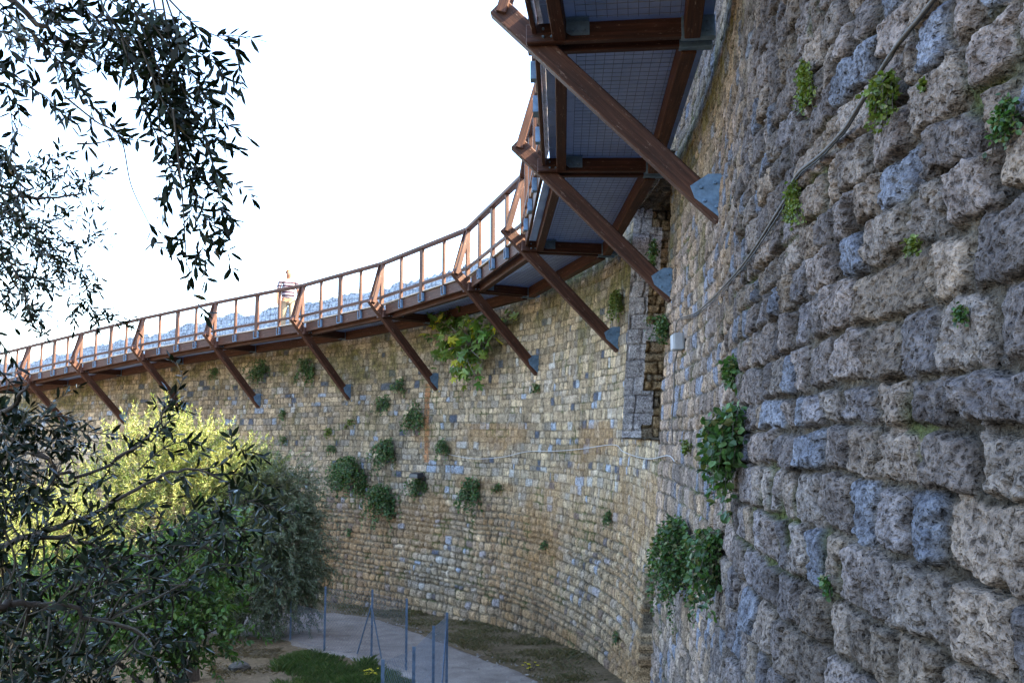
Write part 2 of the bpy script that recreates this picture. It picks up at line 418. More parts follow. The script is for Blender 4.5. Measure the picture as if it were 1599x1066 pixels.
def wall_fields(s, z):
    s = s.ravel(); z = z.ravel()
    wn = sstep(S_N0 - .02, S_N0 + .02, s)
    hN, pN, iN, poN = stones(s, z, LAY_N, 1.0, .5, .5)
    low = sstep(-1.2, -2.4, z + .4 * vnoise(s * .5, z * .5, 31))
    hF, pF, iF, poF = stones(s, z, LAY_F, .6, .3 + 1.2 * low)
    hN = hN * np.interp(s, [s_of_Y(5), s_of_Y(8)], [1.0, .62]); hF = hF * (.34 + .36 * low)
    h = hN * (1 - wn) + hF * wn; prof = pN * (1 - wn) + pF * wn
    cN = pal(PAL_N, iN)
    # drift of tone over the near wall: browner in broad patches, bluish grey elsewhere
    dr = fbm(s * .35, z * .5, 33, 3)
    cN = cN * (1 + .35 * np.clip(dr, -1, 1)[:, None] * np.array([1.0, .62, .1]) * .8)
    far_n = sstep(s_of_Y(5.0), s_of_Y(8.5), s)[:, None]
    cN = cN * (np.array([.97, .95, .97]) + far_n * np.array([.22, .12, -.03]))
    cN = np.where((hsh(iN, 30) < .13)[:, None], np.array([.155, .162, .195]), cN)
    cF = pal(PAL_F, iF)
    cF = np.where((hsh(iF, 31) < .035)[:, None], np.array([.075, .085, .11]), cF)
    cF = np.where(((hsh(iF, 32) < .045) & (z < 1.2))[:, None], np.array([.24, .27, .32]), cF)
    cF = np.where((hsh(iF, 33) < .03)[:, None], np.array([.34, .325, .3]), cF)
    warm = low * (.45 + .75 * hsh(iF, 34)) * np.clip(.75 + 1.1 * fbm(s * .3, z * .6, 35, 2), 0, 1.3)
    cF = cF * (1 - .75 * warm[:, None].clip(0, 1)) + np.array([.27, .155, .068]) * .75 * warm[:, None].clip(0, 1)
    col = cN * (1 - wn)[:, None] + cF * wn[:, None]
    # brick repair strip
    bz = np.array([b[1] for b in BR]); bs = np.array([b[0] for b in BR])
    k = np.argsort(bz); sc_ = np.interp(z, bz[k], bs[k])
    brick = (np.abs(s - sc_ + .03 * vnoise(z * 6, z * 0, 37)) < .11) & (z > bz.min()) & (z < bz.max() + .2)
    col = np.where(brick[:, None], np.array([.3, .145, .07]) * (.8 + .4 * hsh(np.floor(z * 12), 3))[:, None], col)
    h = np.where(brick, .02 + .01 * vnoise(z * 24, s * 20, 38), h)
    mortar = np.array([.1, .083, .065]) * (1 - wn)[:, None] + np.array([.145, .115, .08]) * wn[:, None]
    mortar = mortar * (.8 + .4 * vnoise(s * 5, z * 5, 41))[:, None]
    col = mortar * (1 - prof)[:, None] + col * prof[:, None]
    # pale and dark weather stains of the porous stones
    col *= (1 + .25 * fbm(s * 3, z * 1.5, 43, 4))[:, None]
    stn = fbm(s * .22, z * .35, 44, 4)
    col *= np.clip(1 + .75 * stn, .4, 1.6)[:, None]
    rust = sstep(.12, .42, fbm(s * .4 + 9, z * .8, 50, 4)) * wn * (z < .2)
    col = col * (1 - .5 * rust[:, None]) + np.array([.27, .15, .06]) * .5 * rust[:, None]
    # moss and lichen under the walkway
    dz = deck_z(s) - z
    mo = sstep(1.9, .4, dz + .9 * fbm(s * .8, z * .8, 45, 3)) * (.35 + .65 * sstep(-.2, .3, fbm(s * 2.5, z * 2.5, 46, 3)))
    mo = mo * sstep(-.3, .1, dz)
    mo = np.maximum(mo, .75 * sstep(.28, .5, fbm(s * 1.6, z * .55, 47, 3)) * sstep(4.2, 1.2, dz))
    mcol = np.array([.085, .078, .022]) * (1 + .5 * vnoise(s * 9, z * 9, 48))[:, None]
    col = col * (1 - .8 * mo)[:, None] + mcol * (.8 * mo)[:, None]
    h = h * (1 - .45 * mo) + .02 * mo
    # small tufts of moss in joints
    tm = (1 - prof) * sstep(.25, .5, fbm(s * 2.1, z * 2.1, 49, 3)) * .8
    col = col * (1 - tm[:, None]) + np.array([.06, .075, .02]) * tm[:, None]
    # parapet above the deck: pale blue skylight painted into its colour
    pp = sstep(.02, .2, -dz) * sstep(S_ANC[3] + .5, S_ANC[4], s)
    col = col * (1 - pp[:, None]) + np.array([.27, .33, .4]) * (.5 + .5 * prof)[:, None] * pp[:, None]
    # dark drain slot low in the wall
    inn = (np.abs(s - s_slot) < .42 + .06 * vnoise(z * 5, z * 0, 71)) & (z < -1.9)
    stepz = .12 * (np.floor(z * 2.3) % 2)
    h = np.where(inn, -.75 + stepz + .05 * vnoise(s * 8, z * 8, 72), h)
    return h, col
def z_top(s):
    par = np.interp(s, [S_ANC[0], S_ANC[2], S_ANC[3], S_ANC[4]], [1.7, 1.6, 1.3, 1.2])
    return deck_z(s) + par + .09 * vnoise(s * 1.7, s * 0, 74) + .06 * vnoise(s * 6, s * 0, 75)
def wall_block(s_rows, z_rows):
    s, z = np.meshgrid(s_rows, z_rows)
    zm = z_rows.max(); zt = z_top(s)
    z = np.where(z > 1.0, 1.0 + (z - 1.0) * (zt - 1.0) / (zm - 1.0), z)
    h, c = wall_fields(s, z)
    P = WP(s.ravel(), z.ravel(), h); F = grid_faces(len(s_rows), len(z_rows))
    sr, zr = s.ravel()[F].mean(1), z.ravel()[F].mean(1)
    keep = ~((sr > S_N0) & (sr < S_N1) & (zr > Z_N0) & (zr < Z_N1))
    F = F[keep]
    # thickness: top and back
    n = len(P); m = len(s_rows); top = np.arange(n - m, n)
    p1 = WP(s_rows, zt[0], -1.1 + 0 * s_rows); p2 = WP(s_rows, 0 * s_rows - 7, -1.6 + 0 * s_rows)
    P = np.vstack([P, p1, p2]); c = np.vstack([c, np.full((2 * m, 3), .3)])
    a = np.arange(n, n + m); b = np.arange(n + m, n + 2 * m)
    q = lambda u, v: np.stack([u[:-1], u[1:], v[1:], v[:-1]], -1)
    return P, np.vstack([F, q(top, a), q(a, b)]), c
sA0, sAm, sA1, sAn, sB1 = s_of_Y(1.0), s_of_Y(3.4), s_of_Y(5.4), s_of_Y(9), s_of_Y(17)
zc = lambda a, b, d: np.arange(a, b, d)
blocks = [wall_block(np.arange(0, sA0 + .05, .07), zc(-6.4, 6.4, .07)),
          wall_block(np.arange(sA0, sAm + .02, .0065), np.concatenate([zc(-6.4, -1.15, .06), zc(-1.15, 2.0, .0065), zc(2.0, 6.4, .04)])),
          wall_block(np.arange(sAm, sA1 + .03, .008), np.concatenate([zc(-6.4, -1.7, .06), zc(-1.7, 3.0, .008), zc(3.0, 6.4, .04)])),
          wall_block(np.arange(sA1, sAn + .03, .014), np.concatenate([zc(-6.4, -2.7, .06), zc(-2.7, 5.2, .014), zc(5.2, 6.4, .05)])),
          wall_block(np.arange(sAn, sB1 + .03, .021), np.concatenate([zc(-6.4, -4.8, .06), zc(-4.8, 5.2, .02), zc(5.2, 6.4, .05)])),
          wall_block(np.arange(sB1, SS[-1] - .1, .032), np.concatenate([zc(-7.0, 4.6, .028)]))]
Vs, Fs, Cs, n0 = [], [], [], 0
for P, F, c in blocks:
    Vs.append(P); Fs.append(F + n0); Cs.append(c); n0 += len(P)
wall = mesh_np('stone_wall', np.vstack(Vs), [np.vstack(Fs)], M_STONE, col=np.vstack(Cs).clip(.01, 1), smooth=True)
setp(wall, 'long curving medieval wall of rough weathered stone courses under the timber walkway', 'stone wall', kind='thing')
del blocks, Vs, Fs, Cs

# the recess: far jamb with dressed quoins, back, near jamb, sill
def patch(o, u, v, n, U, Vv, res, fields):
    us = np.arange(0, U + res, res); vs = np.arange(0, Vv + res, res); a, b = np.meshgrid(us, vs)
    h, c = fields(a.ravel(), b.ravel())
    P = np.array(o) + np.outer(a.ravel(), u) + np.outer(b.ravel(), v) + np.outer(h, n)
    return P, grid_faces(len(us), len(vs)), c
def jamb_f(a, b):
    h, pr, i, po = stones(a, b, LAY_J, .5, .3); h = h * .6
    j = np.floor(b / .295); q = a < .34 + .2 * (hsh(j, 4) > .5)
    h2, pr2, i2, _ = stones(a + 30, b, LAY_F, .8, 1.0)
    c = np.where(q[:, None], np.array([.47, .455, .48]) * (.75 + .5 * hsh(j, 9))[:, None] * (.55 + .45 * pr)[:, None],
                 pal(PAL_F, i2) * np.array([.95, .88, .78]) * (.4 + .6 * pr2)[:, None])
    return np.where(q, h + .005, h2 - .02), c
def rub_f(a, b):
    h, pr, i, po = stones(a + 31, b, LAY_F, .8, 1.0)
    return h - .02, pal(PAL_F, i) * np.array([.7, .66, .6]) * (.4 + .6 * pr)[:, None]
n1, t1 = wframe(S_N1); n0_, t0 = wframe(S_N0)
DEP = 1.0
e1 = WP(np.array([S_N1]), np.array([Z_N0 - .05]), np.array([.03]))[0]; e0 = WP(np.array([S_N0]), np.array([Z_N0 - .05]), np.array([.03]))[0]
Hn = Z_N1 - Z_N0 + .1
vb = np.array([0, 0, 1.0]) - BAT * np.array([n1.x, n1.y, 0])
along1 = np.array([t1.x, t1.y, 0]); along0 = np.array([t0.x, t0.y, 0])
P, F, c = patch(e1, -np.array(n1), vb, -along1, DEP + .1, Hn, .016, jamb_f)
mesh_np('jamb', P, [F], M_STONE, wall, col=c, smooth=True)['label'] = 'recess side with bluish dressed quoin blocks'
b0 = e0 - np.array(n0_) * DEP; b1 = e1 - np.array(n1) * DEP
L = np.linalg.norm((b1 - b0)[:2]); ud = (b1 - b0) / L
P, F, c = patch(b0 - ud * .1, ud, np.array([0, 0, 1.0]), np.array(n0_), L + .2, Hn, .03, rub_f)
mesh_np('recess_back', P, [F], M_STONE, wall, col=c, smooth=True)
P, F, c = patch(e0, -np.array(n0_), vb, along0, DEP + .1, Hn, .03, rub_f)
mesh_np('jamb', P, [F], M_STONE, wall, col=c, smooth=True)
def sill_f(a, b):
    return .02 + .03 * fbm(a * 3, b * 3, 81), np.array([.13, .1, .065]) * (1 + .5 * fbm(a * 5, b * 5, 82))[:, None]
P, F, c = patch(e0 + np.array([0, 0, .05]) + np.array(n0_) * .02 - ud * .05, ud, -np.array(n0_), np.array([0, 0, 1.0]), L + .1, DEP + .15, .03, sill_f)
mesh_np('sill', P, [F], M_STONE, wall, col=c, smooth=True)
P, F, c = patch(e0 + np.array([0, 0, Hn]) - ud * .05, ud, -np.array(n0_), np.array([0, 0, -1.0]), L + .1, DEP + .15, .05, rub_f)
mesh_np('lintel', P, [F], M_STONE, wall, col=c, smooth=True)
#PART2
# ------------------------------------------------------------------ the timber walkway
def fpt(k, wd, t, z):
    W = Vector((NRM[k][0], NRM[k][1], 0)); T = Vector((-W.y, W.x, 0)); o = Vector(NOSE[k])
    return o + W * wd + T * t + Vector((0, 0, z))
def lerp(k, f, wd, z):
    return fpt(k, wd, 0, z).lerp(fpt(k + 1, wd, 0, z), f)
UP = Vector((0, 0, 1))
def axes(p, q, up):
    x = (q - p).normalized(); y = up.cross(x).normalized(); z = x.cross(y)
    M = Matrix((x, y, z)).transposed().to_4x4(); M.translation = (p + q) * .5; return M
def timber(name, p, q, wd, ht, mat, parent, up=UP, bevel=.007):
    M = axes(p, q, up); b = MB(); b.box((0, 0, 0), ((q - p).length * .5, wd * .5, ht * .5), M)
    return b.build(name, mat, parent, M, bevel)
walk = empty('timber_walkway', tuple(fpt(3, 1.8, 0, -1.85)))
setp(walk, 'red brown timber walkway cantilevered high along the stone wall on slanting struts', 'walkway', kind='thing')
MW[walk.name] = Matrix.Translation(walk.location)
m, t, b = newmat('deck_sheet', .38, .5)
b.inputs['Metallic'].default_value = .1
nn = noise(t, objco(t), 3, 5, .7)
cc = ramp(t, nn, [(.3, (.22, .27, .35)), (.7, (.36, .42, .52))]); t.links.new(cc, b.inputs['Base Color'])
tr = N(t, 'ShaderNodeBsdfTranslucent'); tr.inputs['Color'].default_value = (.34, .44, .6, 1)
ms = N(t, 'ShaderNodeMixShader'); ms.inputs[0].default_value = .2
t.links.new(b.outputs[0], ms.inputs[1]); t.links.new(tr.outputs[0], ms.inputs[2]); t.links.new(ms.outputs[0], t.nodes['Material Output'].inputs['Surface'])
M_DECK = m
M_PALE = flat_mat('sunlit_weathered_edge', (.2, .17, .14), (.5, .46, .4), 12, .85)  # weathered edge board, sunlight on the ledge put into its pale colour
M_WIRE = steel_mat('wire', (.16, .17, .18), .5)
def hexbolt(mb, c, ax, r=.016, h=.022):
    ax = ax.normalized(); mb.tube([c, c + ax * h * .5, c + ax * h], [r, r, r * .8], 6)
def prism(mb, pts, k, t0, t1):
    n = len(pts)
    V = [fpt(k, a, t0, z) for a, z in pts] + [fpt(k, a, t1, z) for a, z in pts]
    mb.add(V, [tuple(range(n)), tuple(range(2 * n - 1, n - 1, -1))] + [(i, (i + 1) % n, n + (i + 1) % n, n + i) for i in range(n)])
for k in range(NB):
    T = (fpt(k, 0, 1, 0) - fpt(k, 0, 0, 0)); W = (fpt(k, 1, 0, 0) - fpt(k, 0, 0, 0))
    st = timber('strut', fpt(k, PROJ + .05, 0, -DROP + .1), fpt(k, -QT + .078, 0, QT + .078), .13, .21, M_WOOD, walk, bevel=.012)
    for sgn in (-1, 1):
        bm_ = timber('cross_beam', fpt(k, 0, sgn * .113, .095), fpt(k, 1.74, sgn * .113, .095), .088, .19, M_WOOD2, walk, bevel=.009)
        mb = MB()                                                      # steel shoe at the wall end
        mb.box((0, 0, 0), (.16, .05, .105), axes(fpt(k, 1.5, sgn * .113, .095), fpt(k, 1.82, sgn * .113, .095), UP))
        for a in (1.56, 1.74):
            for z in (.05, .14): hexbolt(mb, fpt(k, a, sgn * .163, z), T * sgn)
        mb.build('beam_shoe', M_STEEL, bm_, MW[bm_.name])
        mb = MB()                                                      # plate under the outer stringer
        prism(mb, [(.26, .19), (.62, .19), (.62, .05), (.44, .05)], k, sgn * .159, sgn * .169)
        prism(mb, [(.26, .19), (.62, .19), (.62, .2), (.26, .2)], k, sgn * .159, sgn * .25)
        for a, z in ((.46, .1), (.57, .1)): hexbolt(mb, fpt(k, a, sgn * .169, z), T * sgn)
        for a, z in ((.08, .13), (.17, .13), (.17, .05), (.25, .05)): hexbolt(mb, fpt(k, a, sgn * .158, z), T * sgn, .014)
        mb.build('stringer_plate', M_STEEL, bm_, MW[bm_.name])
        timber('brace', fpt(k, -QT + .12, sgn * .088, QT - .02), fpt(k, .04, sgn * .075, 1.385), .045, .105, M_WOOD, walk)
    timber('post', fpt(k, .06, .02, .19), fpt(k, .06, .02, 1.37), .1, .07, M_WOOD, walk, up=T)
    mb = MB()
    for sgn in (-1, 1):
        prism(mb, [(1.86, -1.79), (1.86, -1.34), (1.73, -1.34), (1.56, -1.45), (1.6, -1.57)], k, sgn * .068, sgn * .08)
        for a, z in ((1.66, -1.47), (1.69, -1.6), (1.79, -1.43), (1.8, -1.66)): hexbolt(mb, fpt(k, a, sgn * .08, z), T * sgn, .02, .028)
    M = axes(fpt(k, 1.865 - BAT * .27 + .0, 0, -1.9), fpt(k, 1.865 + BAT * .27, 0, -1.32), -W)
    mb.box((0, 0, 0), (.31, .19, .009), M)
    for a in (-.22, .22):
        for c in (-.145, .145): hexbolt(mb, M @ Vector((a, c, .009)), -W, .018, .03)
    mb.build('anchor_plate', M_STEEL, st, MW[st.name], .002)
for k in range(NB - 1):
    A, B = (lambda wd, z: fpt(k, wd, .16, z)), (lambda wd, z: fpt(k + 1, wd, -.16, z))
    timber('rim_board', A(.085, .2), B(.085, .2), .05, .25, M_WOOD, walk)
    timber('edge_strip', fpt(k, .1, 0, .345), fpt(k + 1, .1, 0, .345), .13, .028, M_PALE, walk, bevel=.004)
    timber('outer_stringer', A(.33, .1), B(.33, .1), .13, .2, M_WOOD2, walk)
    timber('inner_stringer', A(1.6, .08), B(1.6, .08), .15, .24, M_WOOD, walk)
    timber('bottom_rail', fpt(k, .05, 0, .53), fpt(k + 1, .05, 0, .53), .06, .07, M_WOOD, walk)
    timber('handrail', fpt(k, .05, 0, 1.405), fpt(k + 1, .05, 0, 1.405), .14, .085, M_WOOD, walk, bevel=.012)
    for f, wd in ((.25, .07), (.5, .14), (.75, .07)):
        T = (fpt(k + 1, 0, 0, 0) - fpt(k, 0, 0, 0)).normalized()
        po = timber('post', lerp(k, f, .05, .13), lerp(k, f, .05, 1.38), wd, .07, M_WOOD, walk, up=-Vector((-T.y, T.x, 0)))
        mb = MB(); c = lerp(k, f, .035, .2)
        M = axes(c - T * .1, c + T * .1, UP)
        hw = wd * .5 + .014
        mb.box((0, -.028, 0), (hw, .006, .1), M); mb.box((-hw, .0, 0), (.005, .034, .1), M); mb.box((hw, .0, 0), (.005, .034, .1), M)
        mb.box((0, 0, -.1), (hw, .034, .005), M)
        mb.build('post_shoe', M_STEEL, po, MW[po.name])
    mb = MB(); n = 9                                                   # deck: sheets laid across with open joints
    for i in range(n):
        f0, f1 = (i + .008) / n, (i + 1 - .014) / n
        q = [lerp(k, f, wd, z) for z in (.215, .25) for f, wd in ((f0, .17), (f1, .17), (f1, 1.82), (f0, 1.82))]
        mb.add(q, [(3, 2, 1, 0), (4, 5, 6, 7), (0, 1, 5, 4), (1, 2, 6, 5), (2, 3, 7, 6), (3, 0, 4, 7)])
    dk = mb.build('deck_panel', M_DECK, walk)
    if k < 6:
        mb = MB(); rows = int(3.6 / .095)
        for i in range(1, rows):
            f = i / rows; mb.tube([lerp(k, f, .5, .2), lerp(k, f, 1.53, .2)], .0038, 3, False)
        for i in range(11):
            wd = .5 + i * .1; mb.tube([lerp(k, .045, wd, .2), lerp(k, .955, wd, .2)], .0038, 3, False)
        mb.build('wire_mesh', M_WIRE, dk)

# ------------------------------------------------------------------ person on the deck
def skin_body(name, joints, edges, mat, parent=None, world=None, sub=2):
    me = bpy.data.meshes.new(name)
    me.from_pydata([j[0] for j in joints], edges, []); me.update()
    o = bpy.data.objects.new(name, me); COL.objects.link(o)
    o.modifiers.new('s', 'SKIN'); sd = o.modifiers.new('u', 'SUBSURF'); sd.levels = sd.render_levels = sub
    for i, j in enumerate(joints):
        r = j[1] if isinstance(j[1], tuple) else (j[1], j[1])
        me.skin_vertices[0].data[i].radius = r
    me.skin_vertices[0].data[0].use_root = True
    dg = bpy.context.evaluated_depsgraph_get(); ev = o.evaluated_get(dg)
    m2 = bpy.data.meshes.new_from_object(ev); m2.name = name
    bpy.data.objects.remove(o, do_unlink=True)
    m2.materials.append(mat); m2.polygons.foreach_set('use_smooth', [True] * len(m2.polygons))
    return link(bpy.data.objects.new(name, m2), world, parent)
pb = Vector(at(451, 500, 26.0)); kz = float(deck_z(S_ANC[6] * .75 + S_ANC[7] * .25)) + .01
k6 = fpt(6, .85, 0, .25).lerp(fpt(7, .85, 0, .25), .4)
PW = Matrix.Translation(k6) @ Matrix.Rotation(math.atan2(-.8, .6) + R(255), 4, 'Z') @ Matrix.Diagonal((1.22, 1.22, 1.13, 1))     # local +y is where the person faces
M_SKIN = flat_mat('skin', (.22, .11, .07), (.28, .15, .1), 8, .6, .05)
m, t, b = newmat('striped_cotton', .9, .1)
c = N(t, 'ShaderNodeTexCoord'); sx = N(t, 'ShaderNodeSeparateXYZ'); t.links.new(c.outputs['Object'], sx.inputs[0])
mu = N(t, 'ShaderNodeMath', operation='MULTIPLY'); mu.inputs[1].default_value = 11.5; t.links.new(sx.outputs['Z'], mu.inputs[0])
fr = N(t, 'ShaderNodeMath', operation='FRACT'); t.links.new(mu.outputs[0], fr.inputs[0])
gt = N(t, 'ShaderNodeMath', operation='GREATER_THAN'); gt.inputs[1].default_value = .55; t.links.new(fr.outputs[0], gt.inputs[0])
t.links.new(mix(t, gt.outputs[0], (.2, .19, .22), (.02, .006, .018)), b.inputs['Base Color']); M_SHIRT = m
M_TROU = flat_mat('pale_trousers', (.17, .14, .1), (.22, .185, .14), 7, .9)
M_HAIR = flat_mat('ginger_hair', (.09, .035, .009), (.16, .065, .018), 40, .6, .6)
M_SHOE = flat_mat('shoe', (.05, .04, .035), (.1, .08, .07), 10)
J = [((0, 0, .95), (.15, .105)), ((0, .0, 1.12), (.14, .1)), ((0, .01, 1.3), (.165, .115)), ((0, 0, 1.42), (.12, .09)), ((0, .01, 1.49), (.055, .055)),
     ((0, .025, 1.56), (.07, .085)), ((0, .025, 1.65), (.078, .098)), ((0, .02, 1.71), (.055, .07)),
     ((-.19, 0, 1.41), .052), ((-.25, -.02, 1.14), .042), ((-.24, .1, .93), .032), ((-.235, .13, .86), (.022, .035)), ((-.23, .15, .79), (.014, .025)),
     ((.19, 0, 1.41), .052), ((.25, -.03, 1.14), .042), ((.25, .03, .9), .032), ((.245, .05, .83), (.022, .035)), ((.24, .07, .76), (.014, .025)),
     ((-.09, 0, .85), .085), ((-.1, .1, .5), .06), ((-.1, .06, .1), .045), ((-.1, .14, .045), (.04, .03)), ((-.1, .22, .035), (.035, .02)),
     ((.09, 0, .85), .085), ((.1, -.04, .5), .06), ((.1, -.16, .11), .045), ((.1, -.1, .045), (.04, .03)), ((.1, -.02, .035), (.035, .02)),
     ((0, .125, 1.63), (.016, .012))]
E_ = [(0, 1), (1, 2), (2, 3), (3, 4), (4, 5), (5, 6), (6, 7), (3, 8), (8, 9), (9, 10), (10, 11), (11, 12), (3, 13), (13, 14), (14, 15), (15, 16), (16, 17),
      (0, 18), (18, 19), (19, 20), (20, 21), (21, 22), (0, 23), (23, 24), (24, 25), (25, 26), (26, 27), (6, 28)]
per = skin_body('person', J, E_, M_SKIN, None, PW)
setp(per, 'person in a striped short sleeved top and pale trousers walking along the railed deck', 'person', kind='thing')
J2 = [((0, 0, .9), (.185, .14)), ((0, 0, 1.12), (.175, .135)), ((0, .01, 1.3), (.18, .132)), ((0, 0, 1.42), (.125, .1)), ((0, .005, 1.475), (.068, .066)),
      ((-.19, 0, 1.41), .068), ((-.235, -.015, 1.2), .062), ((.19, 0, 1.41), .068), ((.235, -.02, 1.2), .062)]
skin_body('shirt', J2, [(0, 1), (1, 2), (2, 3), (3, 4), (3, 5), (5, 6), (3, 7), (7, 8)], M_SHIRT, per, PW)
J3 = [((0, 0, .96), (.16, .12)), ((-.09, 0, .85), .1), ((-.1, .1, .5), .078), ((-.1, .06, .1), .07), ((.09, 0, .85), .1), ((.1, -.04, .5), .078), ((.1, -.16, .11), .07)]
skin_body('trousers', J3, [(0, 1), (1, 2), (2, 3), (0, 4), (4, 5), (5, 6)], M_TROU, per, PW)
skin_body('hair', [((0, .0, 1.6), (.075, .075)), ((0, .0, 1.68), (.088, .1)), ((0, .02, 1.735), (.065, .085))], [(0, 1), (1, 2)], M_HAIR, per, PW)
for sg in (-1, 1):
    skin_body('ear', [((sg * .078, .02, 1.66), (.012, .018)), ((sg * .084, .01, 1.62), (.01, .014))], [(0, 1)], M_SKIN, per, PW, 1)
for x, y in ((-.1, .06), (.1, -.18)):
    skin_body('shoe', [((x, y - .01, .05), (.05, .045)), ((x, y + .09, .045), (.048, .04)), ((x, y + .2, .035), (.04, .03))], [(0, 1), (1, 2)], M_SHOE, per, PW, 1)

# ------------------------------------------------------------------ leaves, twigs, plants
TPL = {
 'olive': ([(0, 0, 0), (.28, .4, 0), (.28, -.4, 0), (.66, .44, 0), (.66, -.44, 0), (1, 0, 0)], [(0, 2, 1), (1, 2, 4, 3), (3, 4, 5)]),
 'diamond': ([(0, 0, 0), (.45, .5, 0), (1, 0, 0), (.45, -.5, 0)], [(0, 3, 2, 1)]),
 'round': ([(0, 0, 0), (.22, .4, .1), (.65, .5, .12), (1, 0, 0), (.65, -.5, .12), (.22, -.4, .1), (.45, 0, 0)], [(0, 6, 2, 1), (6, 3, 2), (0, 5, 4, 6), (6, 4, 3)]),
 'fig': ([(.3, 0, .04), (0, 0, 0), (-.06, .3, 0), (.12, .52, 0), (.3, .26, .03), (.62, .56, -.06), (.8, .46, -.08), (.58, .17, .03), (.86, .16, -.02), (1.08, 0, -.1),
          (.86, -.16, -.02), (.58, -.17, .03), (.8, -.46, -.08), (.62, -.56, -.06), (.3, -.26, .03), (.12, -.52, 0), (-.06, -.3, 0)],
         [(0, i, i + 1) for i in range(1, 16)] + [(0, 16, 1)]),
}
class Leaves:
    def __init__(s): s.c = []; s.d = []; s.l = []; s.w = []; s.col = []
    def add(s, c, d, l, wd, col): s.c.append(c); s.d.append(d); s.l.append(l); s.w.append(wd); s.col.append(col)
    def build(s, name, mat, tpl, parent=None, rs=None, curl=.22, nor=None):
        rs = rs or np.random.RandomState(1)
        C, D = np.array(s.c, float), np.array(s.d, float); L, Wd = np.array(s.l), np.array(s.w)
        n = len(C); D /= np.linalg.norm(D, axis=1, keepdims=True)
        r = rs.normal(size=(n, 3)) * .7 + (np.array([0, 0, 1.0]) if nor is None else np.array(nor) * 1.3)
        B = np.cross(D, r); B /= np.linalg.norm(B, axis=1, keepdims=True) + 1e-9
        Nn = np.cross(B, D)
        tv, tf = TPL[tpl]; tv = np.array(tv)
        k = (curl * rs.uniform(-.4, 1.2, n))[:, None]
        V = C[:, None] + D[:, None] * (tv[None, :, 0] * L[:, None])[..., None] + B[:, None] * (tv[None, :, 1] * Wd[:, None])[..., None] \
            + Nn[:, None] * ((tv[None, :, 2] - k * tv[None, :, 0] ** 2) * L[:, None])[..., None]
        off = (np.arange(n) * len(tv))[:, None]
        F = {}
        for f in tf: F.setdefault(len(f), []).append(np.array(f)[None] + off)
        col = np.repeat(np.array(s.col), len(tv), 0)
        return mesh_np(name, V.reshape(-1, 3), [np.concatenate(v) for v in F.values()], mat, parent, col=col)
def jit(rs, c, a=.3): return np.array(c) * (1 + a * rs.uniform(-1, 1)) * (1 + .12 * rs.uniform(-1, 1, 3))
def unit(v): v = np.asarray(v, float); return v / (np.linalg.norm(v) + 1e-9)
def twig_path(rs, p, d, L, grav, wob, n=8):
    P = [np.array(p, float)]; d = unit(d)
    for i in range(n):
        d = unit(d + np.array([0, 0, -grav / n]) + rs.normal(size=3) * wob / n ** .5); P.append(P[-1] + d * L / n)
    return np.array(P)
def spray(rs, LV, TW, p, d, L, grav, wob, step, ll, lw, pal_, r0=.004, start=.12, spread=.8):
    P = twig_path(rs, p, d, L, grav, wob)
    if TW is not None: TW.tube(P, np.linspace(r0, r0 * .35, len(P)), 4, False)
    T = np.linspace(0, 1, len(P)); n = max(2, int(L / step)); ph = rs.uniform(0, 3)
    for i in range(n):
        f = start + (1 - start) * (i + .5) / n
        q = np.array([np.interp(f, T, P[:, a]) for a in range(3)]); j = min(int(f * (len(P) - 1)), len(P) - 2)
        dd = unit(P[j + 1] - P[j]); ph += 1.57
        a = unit(np.cross(dd, [.3, .2, .9])); b2 = np.cross(dd, a)
        side = a * math.cos(ph) + b2 * math.sin(ph)
        for sg in (-1, 1):
            if rs.rand() < .14: continue
            l = ll * rs.uniform(.65, 1.15)
            LV.add(q, dd * rs.uniform(.45, .9) + side * sg * spread + rs.normal(size=3) * .25 + np.array([0, 0, -.1 * grav]), l, lw * rs.uniform(.8, 1.2) * l / ll, jit(rs, pal_[rs.randint(len(pal_))]))
    LV.add(P[-1], P[-1] - P[-2], ll, lw, jit(rs, pal_[0]))
    return P

# --- the near olive whose boughs hang into the left of the view
rs = np.random.RandomState(21)
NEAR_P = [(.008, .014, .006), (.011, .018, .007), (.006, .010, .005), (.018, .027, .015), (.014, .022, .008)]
root = Vector((-3.3, 2.6, float(gz(-3.3, 2.6)) - .05))
on = empty('olive_tree', root); MW[on.name] = Matrix.Translation(root)
setp(on, 'nearest olive tree, its dark leafy boughs hanging across the left edge against the sky', 'tree', kind='thing')
tb = MB()
top = np.array([-2.9, 2.7, 1.0])
tb.tube([root, root + Vector((.05, 0, .5)), Vector((-3.2, 2.7, -.5)), Vector((-3.0, 2.65, .3)), Vector(top)], [.26, .2, .17, .14, .11], 10)
tb.build('trunk', M_BARK, on, smooth=True)
BR_ = MB(); TW = MB(); LV = Leaves()
def limb(pts, r0, r1, mb=None, wob=.03):
    P = catmull(np.array(pts, float), 6); P[1:-1] += rs.normal(size=P[1:-1].shape) * wob * .3
    (mb or BR_).tube(P, np.linspace(r0, r1, len(P)), 6); return P
def pa(px, py, d): return at(px, py, d)
up1 = limb([top, (-2.5, 2.8, 1.7), pa(60, -140, 3.0), pa(200, -110, 3.1), pa(290, -40, 3.1)], .06, .012)
up2 = limb([top, (-2.4, 3.0, 1.4), pa(-60, -30, 3.2), pa(60, 30, 3.3), pa(120, 90, 3.4)], .025, .006)
up3 = limb([top, (-2.6, 3.2, 1.1), pa(-120, 220, 4.2), pa(-20, 280, 4.5), pa(60, 310, 4.7), pa(130, 300, 4.8)], .02, .005)
lo1 = limb([(-3.2, 2.7, -.5), (-2.9, 3.2, -.45), pa(-60, 860, 3.9), pa(60, 832, 4.0), pa(150, 800, 4.1), pa(240, 748, 4.2), pa(310, 735, 4.3), pa(372, 762, 4.4)], .02, .004, wob=.015)
